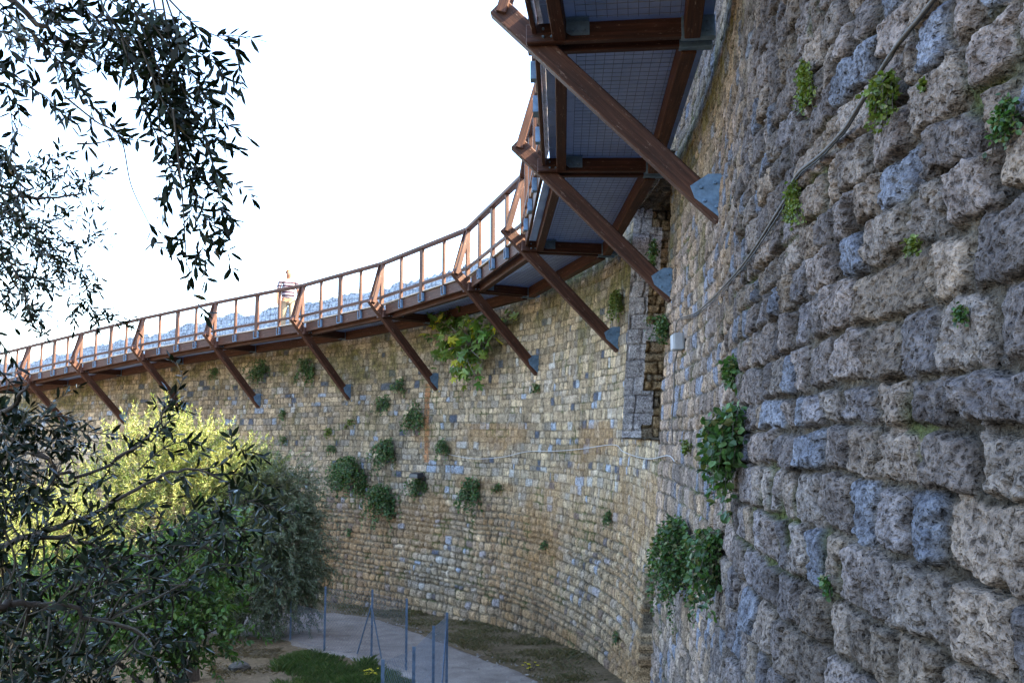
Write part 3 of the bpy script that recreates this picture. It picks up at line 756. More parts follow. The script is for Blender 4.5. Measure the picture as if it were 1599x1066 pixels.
lo2 = limb([pa(30, 838, 4.0), pa(110, 838, 4.1), pa(200, 870, 4.2), pa(290, 850, 4.3), pa(350, 800, 4.4)], .013, .004)
lo3 = limb([(-3.1, 2.7, -.6), pa(-80, 960, 3.4), pa(30, 940, 3.6), pa(130, 960, 3.8), pa(230, 990, 4.0)], .022, .005)
lo4 = limb([(-3.0, 2.65, .2), (-2.8, 3.1, .1), pa(-60, 680, 3.8), pa(30, 690, 3.9), pa(110, 740, 4.0), pa(180, 720, 4.1), pa(232, 680, 4.2), pa(262, 635, 4.2)], .016, .004)
lo5 = limb([pa(-60, 680, 3.8), pa(10, 640, 3.7), pa(45, 600, 3.6)], .02, .004)
def strand(pts, Y, ll=.065, dens=.025, start=0.0, r=.004, lw=.019):
    P = catmull(np.array([pa(x, y, Y + .04 * i) for i, (x, y) in enumerate(pts)]), 8)
    TW.tube(P, np.linspace(r, .0012, len(P)), 4, False)
    L = np.concatenate([[0], np.cumsum(np.linalg.norm(np.diff(P, axis=0), axis=1))]); tot = L[-1]; ph = rs.uniform(0, 3)
    for f in np.arange(start, 1.0, dens / tot):
        q = np.array([np.interp(f * tot, L, P[:, a]) for a in range(3)]); j = min(int(np.searchsorted(L, f * tot)), len(P) - 1); j = max(j, 1)
        dd = unit(P[j] - P[j - 1]); ph += 1.3
        a = unit(np.cross(dd, [.2, 1, .1])); b2 = np.cross(dd, a); sd = a * math.cos(ph) + b2 * math.sin(ph)
        for sg in (-1, 1):
            if rs.rand() < .2: continue
            l = ll * rs.uniform(.6, 1.15)
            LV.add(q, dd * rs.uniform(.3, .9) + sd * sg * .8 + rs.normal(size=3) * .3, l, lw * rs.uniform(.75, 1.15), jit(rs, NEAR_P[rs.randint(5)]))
            if rs.rand() < .12:      # side shoot
                spray(rs, LV, TW, q, dd + sd * sg * 1.2, rs.uniform(.08, .2), .5, .25, .024, ll, lw, NEAR_P, .0022)
    LV.add(P[-1], P[-1] - P[-2], ll, lw, NEAR_P[0])
for pts, Y, st in [
    ([(250, -30), (285, 60), (340, 105), (352, 160), (352, 225)], 3.0, .2), ([(255, -10), (305, 40), (345, 60), (372, 80)], 3.0, .25),
    ([(190, -30), (240, 90), (270, 180), (285, 250), (315, 330), (335, 385)], 3.05, .05), ([(250, -20), (275, 110), (310, 190), (330, 250), (340, 300), (352, 350)], 3.1, .1),
    ([(215, 60), (255, 160), (295, 215), (345, 230)], 3.0, .1), ([(200, 40), (238, 120), (250, 200), (262, 270)], 3.15, .05), ([(160, 10), (215, 90), (260, 130), (320, 150)], 3.1, .05),
    ([(100, 150), (150, 190), (188, 215), (205, 290), (235, 355), (240, 385)], 3.1, .86), ([(270, 170), (284, 300), (290, 390), (294, 440), (318, 490)], 2.95, .86),
    ([(120, 225), (160, 222), (190, 208)], 3.1, .6),
    ([(-10, 10), (60, 60), (110, 110), (140, 170)], 3.2, .05), ([(60, -20), (100, 50), (140, 90), (190, 110)], 3.3, .05), ([(-20, 90), (40, 130), (85, 165), (110, 195)], 3.2, .1),
    ([(-20, 40), (30, 60), (90, 70), (150, 60)], 3.3, 0), ([(100, -30), (150, 30), (180, 60), (200, 80)], 3.3, 0), ([(20, -30), (60, 10), (90, 20), (130, 10)], 3.2, 0), ([(150, -30), (190, 10), (230, 30), (262, 40)], 3.1, 0),
    ([(-20, 150), (10, 130), (30, 180), (20, 230)], 3.2, 0), ([(190, 60), (225, 170), (255, 230), (275, 290)], 3.1, .3), ([(225, 20), (280, 95), (310, 130), (340, 190)], 3.05, .1)]:
    strand(pts, Y, start=st)
    if st < .12: strand([(x + rs.uniform(-16, 16), y + rs.uniform(-14, 14)) for x, y in pts], Y + .2, start=st)
for pts, Y in [([(-20, 210), (20, 260), (35, 320), (25, 390), (40, 440)], 4.2), ([(0, 300), (60, 310), (110, 290), (172, 268)], 4.8), ([(0, 330), (70, 350), (120, 385), (160, 362)], 4.8),
    ([(0, 390), (60, 430), (110, 460), (188, 493)], 4.9), ([(10, 400), (40, 460), (50, 520), (66, 525)], 4.3), ([(-10, 250), (40, 270), (80, 250), (110, 240)], 4.5), ([(0, 360), (50, 390), (100, 410), (150, 445)], 4.9),
    ([(-20, 420), (10, 470), (20, 500), (45, 490)], 4.3), ([(-10, 310), (30, 350), (60, 380), (90, 430)], 4.4), ([(-15, 280), (20, 330), (50, 350), (95, 330)], 4.4), ([(60, 300), (100, 270), (130, 300), (150, 320)], 4.9),
    ([(-20, 500), (5, 540), (20, 560), (38, 610)], 3.6), ([(-20, 560), (10, 590), (30, 620), (20, 660)], 3.6), ([(-20, 340), (0, 380), (15, 420), (60, 440)], 4.5), ([(80, 410), (120, 430), (140, 460), (120, 480)], 4.9)]:
    sm = dict(ll=.056, lw=.016, dens=.024) if Y > 4.1 else {}
    strand(pts, Y, **sm)
    if Y > 4.1: strand([(x + rs.uniform(-25, 15), y + rs.uniform(-20, 20)) for x, y in pts], Y + .3, **sm)
# lower boughs
def inpoly(x, y, poly):
    c = False; n = len(poly)
    for i in range(n):
        x0, y0 = poly[i]; x1, y1 = poly[i - 1]
        if (y0 > y) != (y1 > y) and x < (x1 - x0) * (y - y0) / (y1 - y0) + x0: c = not c
    return c
LOWP = [(-30, 600), (40, 640), (110, 668), (160, 700), (215, 730), (300, 735), (370, 745), (415, 765), (415, 800), (385, 840), (350, 880), (290, 930), (265, 1000), (260, 1090), (-30, 1090)]
limbs = np.vstack([lo1[6:], lo2, lo3[6:], lo4[6:], lo5])
cnt = 0
while cnt < 300:
    x, y = rs.uniform(-30, 420), rs.uniform(590, 1090)
    if not inpoly(x, y, LOWP): continue
    if 90 < x and y < 815 and rs.rand() < .8: continue
    if 40 < x < 260 and 730 < y < 880 and rs.rand() < .6: continue
    if x > 150 and y > 880 and rs.rand() < .5: continue
    p = pa(x, y, rs.uniform(3.4, 4.9)); dist = np.linalg.norm(limbs - p, axis=1); q = limbs[int(np.argmin(dist))]
    d0 = unit(p - q); L = rs.uniform(.16, .36)
    if dist.min() > .18 and rs.rand() < .3:
        TW.tube(catmull(np.array([q, (q + p) / 2 + rs.normal(size=3) * .04, p]), 5), np.linspace(.006, .003, 11), 4, False)
    spray(rs, LV, TW, p, d0 + rs.normal(size=3) * .6 + np.array([.25, 0, .3]), L, .6, .3, .025, .06, .0175, NEAR_P, .003)
    cnt += 1
for pts, Y in [([(180, 720), (232, 678), (258, 640), (285, 592), (268, 560)], 4.2), ([(235, 690), (262, 660), (280, 650), (262, 610)], 4.2), ([(215, 735), (255, 700), (290, 690), (325, 700)], 4.3),
               ([(300, 735), (345, 725), (375, 700), (392, 720)], 4.3), ([(330, 740), (370, 740), (400, 745), (420, 765)], 4.4), ([(60, 660), (100, 650), (150, 690), (190, 680)], 4.0), ([(380, 780), (420, 790), (445, 800), (470, 800)], 4.4)]:
    strand(pts, Y, dens=.026)
BR_.build('branches', M_BARK, on, smooth=True); TW.build('twigs', M_TWIG, on)
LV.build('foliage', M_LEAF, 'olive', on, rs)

# --- olives and shrub standing on the strip between the bank and the wall
def mid_tree(seed, label, foot, blobs, nsp, pal_, ll, lw, stems, mat, tpl='diamond', updir=.8, grav=.2, L=(.35, .75), step=.028, name='olive_tree', cat='tree', spread=.7, group=None):
    r2 = np.random.RandomState(seed); root = Vector((foot[0], foot[1], float(gz(foot[0], foot[1])) - .06))
    e = empty(name, root); MW[e.name] = Matrix.Translation(root); setp(e, label, cat, group, 'thing')
    tk = MB(); bl = [(np.array(c), np.array(r)) for c, r, _ in blobs]; wts = np.array([b[2] for b in blobs], float); wts /= wts.sum()
    tips = []
    for (dx, dy, h, r) in stems:
        p0 = root + Vector((dx * .25, dy * .25, 0)); p1 = root + Vector((dx, dy, h))
        mid = p0.lerp(p1, .5) + Vector(r2.normal(size=3) * .06)
        tk.tube(catmull(np.array([p0, mid, p1]), 6), np.linspace(r, r * .62, 13), 8); tips.append((np.array(p1), r * .6))
    tk.build('trunk', M_BARK, e, smooth=True)
    bb = MB()
    for c, rad in bl:
        for _ in range(5):
            tp, r = tips[r2.randint(len(tips))]; q = c + r2.uniform(-.7, .7, 3) * rad
            P = catmull(np.array([tp, (tp + q) / 2 + r2.normal(size=3) * .15, q]), 6); bb.tube(P, np.linspace(r * .7, .008, len(P)), 5)
    bb.build('branches', M_BARK, e, smooth=True)
    lv = Leaves(); tw = MB()
    for i in range(nsp):
        c, rad = bl[r2.choice(len(bl), p=wts)]
        u = unit(r2.normal(size=3)); rr = r2.uniform(.35, 1.0) ** .6
        p = c + u * rad * rr * (1 + .16 * math.sin(5 * u[0] + 3 * u[2] + seed))
        if p[2] < root.z + .12: continue
        spray(r2, lv, tw if i % 2 == 0 else None, p, u * .55 + np.array([0, 0, updir]) + r2.normal(size=3) * .35, r2.uniform(*L), grav, .25, step, ll, lw, pal_, .004, .05, spread)
    tw.build('twigs', M_TWIG, e)
    lv.build('crown', mat, tpl, e, r2)
    return e
OL = [(.16, .2, .055), (.19, .225, .07), (.12, .155, .045), (.24, .255, .1)]
mid_tree(31, 'large olive tree before the wall with its sunlit yellow green top', (-6.5, 18.7),
    [((-7.7, 19.0, -1.0), (1.0, 1.0, .95), 3), ((-6.5, 19.1, -1.25), (1.0, 1.0, .9), 3), ((-7.2, 18.6, -2.2), (1.5, 1.2, 1.0), 3), ((-8.8, 18.9, -1.9), (1.0, 1.0, .9), 2), ((-5.9, 18.7, -2.4), (.9, .9, .9), 2), ((-5.75, 19.2, -1.35), (.75, .8, .75), 2), ((-7.2, 19.3, -.75), (.7, .7, .8), 1.6), ((-7.0, 18.5, -3.2), (1.5, 1.0, .7), 1.5)],
    1700, OL, .085, .024, [(-.5, 0, 1.3, .09), (.25, .1, 1.4, .08), (-.1, -.1, 1.5, .1)], M_LEAF_MID, updir=1.5, L=(.4, 1.0))
mid_tree(32, 'dull grey green olive tree, rightmost in the garden, drooping beside the gravel path', (-6.05, 18.9),
    [((-5.2, 19.3, -1.5), (.8, .8, .8), 2), ((-5.05, 19.2, -2.4), (.9, .9, .9), 3), ((-5.1, 19.1, -3.25), (.9, .9, .6), 2.6), ((-5.5, 19.2, -2.0), (.8, .8, .8), 1.5)],
    2000, [(.1, .125, .07), (.13, .155, .095), (.075, .095, .055)], 0.085, .023, [(.25, .1, 1.3, .07), (.6, .0, 1.4, .06), (-.2, 0, 1.3, .06), (.9, .1, 1.3, .045)], M_LEAF_MID, updir=.25, grav=1.1, L=(.4, .85))
mid_tree(33, 'olive tree at the far left, lit yellow behind the dark near boughs', (-9.9, 17.6),
    [((-10.2, 17.8, -2.2), (1.5, 1.2, 1.0), 3), ((-9.2, 17.4, -2.4), (1.2, 1.1, .9), 3), ((-9.8, 17.3, -3.1), (1.6, 1.2, .8), 2)],
    1000, OL, .085, .022, [(.3, 0, 1.2, .09), (-.4, .1, 1.3, .09)], M_LEAF_MID, updir=1.0)
GR = [(.055, .11, .022), (.075, .14, .03), (.045, .085, .02), (.1, .16, .035)]
mid_tree(34, 'broad leaved bright green shrub low at the left below the olives', (-4.4, 12.4),
    [((-4.75, 12.3, -2.3), (.85, .9, .75), 3), ((-5.6, 12.4, -2.5), (1.0, .9, .8), 3), ((-4.3, 12.4, -2.75), (.45, .6, .4), 1.3), ((-6.6, 12.2, -2.6), (.9, .9, .8), 2), ((-4.35, 12.5, -1.7), (.45, .5, .45), 1)],
    900, GR, .095, .05, [(-.7, 0, .9, .05), (-.2, .1, .9, .05), (-1.4, 0, .9, .04), (-.3, -.2, 1.0, .05)], M_GREEN, 'round', .4, .5, (.25, .5), .045, 'shrub', 'shrub', .9)

# --- plants rooted in the joints of the wall
CAP = [(.045, .095, .026), (.065, .13, .036), (.03, .068, .02), (.09, .15, .05), (.05, .1, .03), (.13, .13, .05)]
MOS = [(.11, .14, .025), (.08, .115, .02), (.14, .165, .035)]
def wall_plant(px, py, rx, ry, nst, ll, label, pal_=CAP, name='wall_plant', cat='plant', hang=1.0, group=None, lw=.8, mat=None, out=.9, tpl='round', dens=1.0):
    r2 = np.random.RandomState(int(px * 7 + py)); s, z = wall_hit(px, py, .06)
    P0 = WP(np.array([s]), np.array([z]), np.array([.02]))[0]; k = np.linalg.norm(P0) / F_PX
    n, tg = wframe(s); n = np.array(n); tg = np.array(tg); a, b = rx * k, ry * k
    obl = abs(float(np.dot(unit(P0 * [1, 1, 0]), tg)))          # 1 when the wall is seen edge on
    wt = a * (1 + .6 * obl)
    root = P0 + np.array([0, 0, b * (.55 if hang > .5 else -.3)])
    lv = Leaves(); tw = MB()
    subs = [(0, 0, 1)] if rx < 12 else [(0, .1, 1), (r2.uniform(-.75, -.3), r2.uniform(-.5, .25), r2.uniform(.45, .9)), (r2.uniform(.3, .75), r2.uniform(-.6, .2), r2.uniform(.4, .9))]
    for i in range(nst):
        sb_ = subs[i % len(subs)]; q = root + tg * sb_[0] * a + np.array([0, 0, sb_[1] * b]) + tg * r2.uniform(-.28, .28) * wt * sb_[2] + np.array([0, 0, r2.uniform(-.5, .3) * b]) + n * .01
        d = tg * r2.normal() * .7 + n * r2.uniform(.25, 1.1) * out + np.array([0, 0, r2.uniform(-.2, .75)])
        L = r2.uniform(.35, 1.0) * sb_[2] * (b * (1.9 if i % 6 == 0 else 1.2) if hang > .5 else b * 1.1)
        Pp = twig_path(r2, q, d, L, 2.6 * hang, .35, 7)
        hh = (Pp - P0) @ n; Pp += np.outer(np.clip(.03 - hh, 0, 1), n); lim = a * 1.25; Pp -= np.outer(np.clip(hh - lim, 0, 9), n)
        if i % 2 == 0: tw.tube(Pp, np.linspace(.004, .0015, len(Pp)), 3, False)
        m = max(3, int(L / (ll * .42) * dens)); T = np.linspace(0, 1, len(Pp))
        for f in r2.uniform(.08, 1, m):
            c = np.array([np.interp(f, T, Pp[:, x]) for x in range(3)]) + r2.normal(size=3) * ll * .3
            l = ll * r2.uniform(.6, 1.15)
            lv.add(c, r2.normal(size=3) * .7 + n * .35 + np.array([0, 0, -.35 * hang]), l, lw * l, jit(r2, pal_[r2.randint(len(pal_))], .35))
    o = lv.build(name, mat or M_GREEN, tpl, None, r2, .2, nor=n * .6 + np.array([0, 0, .7]))
    tw.build('stems', M_TWIG, o)
    return setp(o, label, cat, group, 'thing')
WPL = [
 (335, 585, 10, 12, 26, .05, 'small green tuft beside a slanting strut, leftmost tuft high on the far wall'),
 (408, 583, 19, 22, 60, .055, 'dense green tuft on the wall just above a steel anchor plate at left'),
 (482, 583, 20, 25, 60, .055, 'green tuft with yellowish side high on the wall under the person'),
 (441, 649, 9, 11, 24, .05, 'small tuft alone on the wall right of the anchor plate at left'),
 (443, 690, 9, 9, 22, .05, 'small tuft on the wall just above the tip of the grey green olive'),
 (626, 603, 13, 18, 44, .055, 'round green tuft left of the anchor plate beside the brick strip'),
 (597, 633, 18, 20, 50, .055, 'slanting green tuft in the middle of the far wall, above the pale tuft pair'),
 (650, 652, 20, 26, 70, .055, 'rounded green tuft growing against the orange brick strip'),
 (543, 657, 13, 10, 30, .05, 'flat light green tuft on far wall, right one of a pale pair', MOS),
 (514, 669, 11, 11, 28, .05, 'pale yellow green tuft on far wall, left one of a pair', MOS),
 (517, 703, 13, 9, 34, .05, 'small oval green tuft just above the big spreading plant at left'),
 (606, 711, 21, 31, 90, .06, 'tall oval green plant above the two largest clumps on far wall'),
 (548, 748, 42, 38, 190, .065, 'wide spreading green plant, largest on the far wall, nearest the olive trees'),
 (600, 790, 30, 34, 150, .065, 'round dense green plant, lowest of the big clumps on far wall'),
 (656, 760, 17, 24, 66, .06, 'green plant hanging just under the black floodlight'),
 (692, 705, 13, 18, 50, .055, 'small dark green plant where the white cable begins'),
 (736, 778, 20, 34, 90, .06, 'green plant hanging in a long tail on the wall right of the floodlight'),
 (777, 763, 10, 10, 24, .045, 'tiny dark tuft right of the long tailed plant'),
 (838, 607, 10, 9, 26, .05, 'little green tuft directly below the anchor plate beside the fig'),
 (545, 832, 8, 9, 16, .05, 'tiny tuft low on the wall beside the olive tree'),
 (850, 852, 9, 12, 16, .045, 'sparse little tuft low on the far wall near its orange stones'),
 (963, 995, 8, 12, 20, .045, 'little tuft at the very foot of the wall above the gravel'),
 (1037, 515, 24, 26, 80, .05, 'round leaved bush at the edge of the dark recess beside the junction box'),
 (1143, 583, 22, 26, 80, .045, 'dark green bush on near wall right of the junction box'),
 (1148, 712, 40, 74, 210, .055, 'tall round leaved bush hanging from the near wall, topmost of three big ones'),
 (1068, 888, 44, 74, 280, .045, 'dark fine leaved bush on the wall, left one of the lower big pair'),
 (1118, 898, 34, 68, 180, .05, 'round leaved bush on near wall, right one of the lower big pair'),
 (1256, 140, 9, 48, 70, .022, 'long strip of bright moss down the near wall left of the cable', MOS),
 (1388, 165, 26, 46, 130, .022, 'yellowish fern clump growing just below the thick cable', MOS),
 (1240, 325, 12, 40, 90, .02, 'bright moss clump hanging at the bend of the thick cable', MOS),
 (1560, 198, 14, 34, 80, .018, 'dark green tuft high at the right edge on a bluish block'),
 (1502, 492, 11, 17, 44, .016, 'small green tuft low between big blocks near the right edge'),
 (1420, 378, 14, 18, 44, .018, 'olive coloured moss tuft on the near wall right of the cable bend', MOS),
 (1283, 918, 9, 18, 36, .022, 'little green tuft low on the near wall at right'),
 (1022, 400, 13, 24, 50, .05, 'shaded plant in the recess behind the second strut'),
 (966, 482, 11, 34, 60, .04, 'mossy green strip beside the recess next to an anchor plate', MOS),
 (1436, 130, 8, 10, 26, .018, 'tiny bright moss tuft just right of the thick cable', MOS),
 (950, 812, 7, 18, 24, .04, 'thin straggling tuft low on the far wall left of the big bush pair'),
 (1072, 690, 9, 16, 24, .04, 'faint pale tuft below the recess sill on the wall', MOS),
]
for a in WPL:
    wall_plant(*a[:7], pal_=a[7] if len(a) > 7 else CAP, hang=.35 if (len(a) > 7 and a[3] < 20) else 1.0)
# trailing strands of the big near pair belong to the right one
blades_later = None
r2 = np.random.RandomState(44); lv = Leaves()
for i in range(2600):
    s = r2.uniform(S_ANC[3], S_ANC[10]); zt_ = float(z_top(np.array([s]))[0])
    if vnoise(np.array([s * .9]), np.array([0.0]), 97)[0] + r2.uniform(-.3, .3) < -.05: continue
    p = WP(np.array([s]), np.array([zt_ - .02]), np.array([r2.uniform(-.5, .02)]))[0]
    lv.add(p, r2.normal(size=3) * .5 + np.array([0, 0, 1.0]), r2.uniform(.08, .24), .02, jit(r2, [(.2, .19, .05), (.12, .15, .04), (.25, .21, .09)][r2.randint(3)]))
setp(lv.build('dry_grass', M_GREEN, 'diamond', None, r2), kind='stuff')
# --- fig tree rooted in the wall
r2 = np.random.RandomState(77); s, z = wall_hit(752, 545); n, tg = wframe(s); n = np.array(n); tg = np.array(tg)
P0 = WP(np.array([s]), np.array([z]), np.array([.0]))[0]
fig = empty('fig_tree', Vector(P0)); MW[fig.name] = Matrix.Translation(fig.location)
setp(fig, 'fig tree with large lobed leaves, some yellow, growing from the wall under the walkway', 'tree', kind='thing')
bb = MB(); lv = Leaves(); kf = np.linalg.norm(P0) / F_PX
FG = [(.085, .155, .028), (.115, .19, .035), (.065, .125, .024), (.15, .21, .045)]
for (x, y, q) in [(700, 490, .5), (690, 520, .3), (725, 505, .5), (740, 490, .35), (770, 500, .5), (800, 510, .3), (755, 520, .45), (730, 540, .5), (705, 552, .5), (760, 555, .6), (780, 565, .5), (745, 575, .55), (770, 590, .5), (742, 592, .4), (785, 540, .35), (718, 478, .4), (810, 490, .25), (720, 560, .5)]:
    sx_, zx = wall_hit(x, y); tip_ = WP(np.array([sx_]), np.array([zx]), np.array([q]))[0]
    Pp = catmull(np.array([P0 + tg * r2.uniform(-.3, .3), (P0 + tip_) / 2 + n * q * .7 + np.array([0, 0, .12]), tip_]), 6)
    bb.tube(Pp, np.linspace(.022, .007, len(Pp)), 5)
    for i in range(14):
        f = r2.uniform(.4, 1.1); T = np.linspace(0, 1, len(Pp)); c = np.array([np.interp(min(f, 1), T, Pp[:, a]) for a in range(3)]) + r2.normal(size=3) * .13
        l = r2.uniform(.16, .3); yel = r2.rand() < .1
        lv.add(c, r2.normal(size=3) * .7 + n * .5 + np.array([0, 0, -.35]), l, l * .95, (.42, .4, .04) if yel else jit(r2, FG[r2.randint(4)]))
bb.build('branches', flat_mat('fig_bark', (.1, .09, .08), (.24, .22, .2), 12), fig, smooth=True)
lv.build('crown', M_GREEN, 'fig', fig, r2, .25, nor=n * .5 + np.array([0, 0, .8]))

# ------------------------------------------------------------------ cables, junction box, floodlight
M_GREYC = flat_mat('grey_cable', (.06, .055, .05), (.14, .125, .115), 20, .6)
M_WHITEC = flat_mat('white_cable', (.4, .41, .43), (.55, .55, .55), 20, .5)
M_BLACK = flat_mat('black_housing', (.015, .015, .017), (.04, .04, .045), 10, .4)
def on_wall(px, py, h):
    s, z = wall_hit(px, py, h); return WP(np.array([s]), np.array([z]), np.array([h]))[0]
def cable(name, pts, h, r, mat, label, sides=8, wob=0):
    P = catmull(np.array([on_wall(x, y, h) for x, y in pts]), 8); q = np.random.RandomState(len(pts))
    P[1:-1] += q.normal(size=P[1:-1].shape) * wob
    mb = MB(); mb.tube(P, r, sides); return setp(mb.build(name, mat, smooth=True), label, 'cable', kind='thing')
CB = [(1475, -25), (1440, 22), (1395, 78), (1342, 165), (1315, 205), (1283, 240), (1245, 272), (1225, 312), (1212, 335), (1180, 385), (1150, 425), (1112, 466), (1085, 489), (1062, 497), (1056, 508), (1055, 524)]
cable('cable', CB, .06, .007, M_GREYC, 'thick grey cable running diagonally down the near wall to the junction box')
cable('cable', [(x + 3, y + 2) for x, y in CB[:-2]], .055, .004, M_BLACK, 'thin dark cable strapped alongside the thick grey one on the near wall', wob=.001)
cable('cable', [(697, 708), (715, 712), (745, 716), (785, 713), (822, 705), (865, 704), (905, 701), (957, 694), (972, 704), (992, 712), (1015, 716), (1043, 711), (1053, 720)], .06, .0055, M_WHITEC, 'thin white cable sagging across the far wall below the recess')
cable('cable', [(1058, 546), (1054, 570), (1052, 620), (1049, 660), (1050, 688)], .06, .008, M_GREYC, 'short grey cable dropping straight down from the junction box')
s, z = wall_hit(1058, 534, .09); n, tg = wframe(s)
M = Matrix((tg, -n, UP)).transposed().to_4x4(); M = Matrix((tg, UP.cross(tg), UP)).transposed().to_4x4(); M.translation = Vector(WP(np.array([s]), np.array([z]), np.array([.09]))[0])
mb = MB(); mb.box((0, 0, 0), (.13, .055, .1), M)
jb = mb.build('junction_box', flat_mat('grey_plastic', (.26, .27, .29), (.34, .35, .37), 8, .5), None, M, .008)
setp(jb, 'small pale grey electrical junction box on the wall beside the recess', 'junction box', kind='thing')
mb = MB(); mb.box((0, -.06, 0), (.12, .008, .09), M); mb.box((0, .06, 0), (.12, .008, .09), M)
mb.build('lid', flat_mat('lid_plastic', (.36, .37, .39), (.44, .45, .47), 8, .5), jb, M, .004)
s, z = wall_hit(664, 742); n, tg = wframe(s)
M = Matrix((tg, UP.cross(tg), UP)).transposed().to_4x4(); M.translation = Vector(WP(np.array([s]), np.array([z]), np.array([.3]))[0])
mb = MB(); mb.add([M @ Vector(v) for v in [(-.2, -.12, -.03), (.2, -.12, -.03), (.2, .12, -.05), (-.2, .12, -.05), (-.17, -.1, .1), (.17, -.1, .1), (.17, .1, .06), (-.17, .1, .06)]],
    [(3, 2, 1, 0), (4, 5, 6, 7), (0, 1, 5, 4), (1, 2, 6, 5), (2, 3, 7, 6), (3, 0, 4, 7)])
fl = mb.build('floodlight', M_BLACK, None, M, .012); setp(fl, 'black floodlight on a bracket among the plants of the far wall', 'floodlight', kind='thing')
mb = MB(); sn = 1 if (M @ Vector((0, .1, 0)) - Vector(P0)).length else 1
wv = Vector(n); c0 = M.translation
mb.tube([c0 - wv * .05, c0 - wv * .18 + Vector((0, 0, -.12)), c0 - wv * .31 + Vector((0, 0, -.14))], .018, 6); mb.tube([c0 - wv * .29 + Vector((0, 0, -.02)), c0 - wv * .29 + Vector((0, 0, -.3))], .025, 6)
mb.build('bracket', M_BLACK, fl, M)
mb = MB(); mb.box((0, 0, -.052), (.15, .085, .004), M @ Matrix.Rotation(-.08, 4, 'X')); mb.build('glass', steel_mat('lamp_glass', (.3, .36, .42), .15), fl, M)

# ------------------------------------------------------------------ wire fence on the garden side of the path
M_FPOST = steel_mat('fence_post', (.09, .13, .19), .5); M_FWIRE = steel_mat('fence_wire', (.14, .16, .19), .5)
def gp(x, y): return Vector((x, y, float(gz(x, y))))
def post(mb, p, h, r=.017):
    # angle-iron post
    for a, b_ in ((r, .004), (.004, r)):
        mb.box((p.x + (r if a == r else 0), p.y + (r if b_ == r else 0), p.z + h * .5 - .1), (a, b_, h * .5 + .1))
def netting(mb, a, b, h, cell=.075):
    L = (b - a).length; n = int(L / cell) + int(h / cell)
    def q(u, v): return a.lerp(b, u / L) + Vector((0, 0, .04 + v))
    for i in range(-int(h / cell), int(L / cell) + 1):
        for sg in (0, 1):
            u0 = i * cell; u1 = u0 + h; v0, v1 = 0, h
            if u0 < 0: v0 = -u0; u0 = 0
            if u1 > L: v1 = h - (u1 - L); u1 = L
            if v1 - v0 < .02 or u1 <= u0: continue
            mb.tube([q(u0, v0 if not sg else h - v0), q(u1, v1 if not sg else h - v1)], .0016, 3, False)
    for v in (.02, h * .5, h): mb.tube([q(0, v), q(L, v)], .002, 3, False)
def foot(px, Y, dx=0):
    x = (px - 799.5) / F_PX * Y * 1.0; return gp(x * .97, Y)
def fence(label, posts, braces):
    e = empty('wire_fence', posts[0][0]); MW[e.name] = Matrix.Translation(posts[0][0]); setp(e, label, 'fence', kind='thing')
    for p, h in posts:
        mb = MB(); post(mb, p, h); mb.build('post', M_FPOST, e)
    for p, q in braces:
        mb = MB(); mb.tube([p, q], .014, 5); mb.build('brace', M_FPOST, e)
    mb = MB()
    for (a, h), (b, h2) in zip(posts, posts[1:]): netting(mb, a, b, min(h, h2) - .08)
    mb.build('netting', M_FWIRE, e)
pA, pB, pC, pH = [Vector(on_ground(*q)) for q in ((505, 1018), (578.6, 1027), (632.5, 1049), (452, 1001))]
def gx_at(px, Y):
    for X in np.arange(-8, 1, .01):
        z = float(gz(X, Y)); d = Y * CP + z * SP
        if 799.5 + F_PX * X / d >= px: return gp(X, Y)
pF, pE, pD, pG = gx_at(695, 13.6), gx_at(674, 12.2), gx_at(641.7, 10.6), gx_at(592, 9.6)
pL = gp(pH.x - 3.2, pH.y + 1.6)
tg1 = (pA - pB).normalized(); 
fence('low wire netting fence on thin posts along the garden side of the gravel path', [(pL, 1.05), (pH, .8), (pA, 1.22), (pB, 1.22), (pC, 1.2)],
      [(pB + Vector((0, 0, .95)), pB + tg1 * .35 + Vector((0, 0, 0))), (pB + Vector((0, 0, .95)), pB - tg1 * .3 + Vector((0, -.1, 0)))])
fence('short return of wire netting on blue grey posts nearest the camera by the path', [(pF, 1.15), (pE, 1.12), (pD, 1.1), (pG, 1.1)],
      [(pF + Vector((0, 0, .9)), pF + (pE - pF).normalized() * .5)])

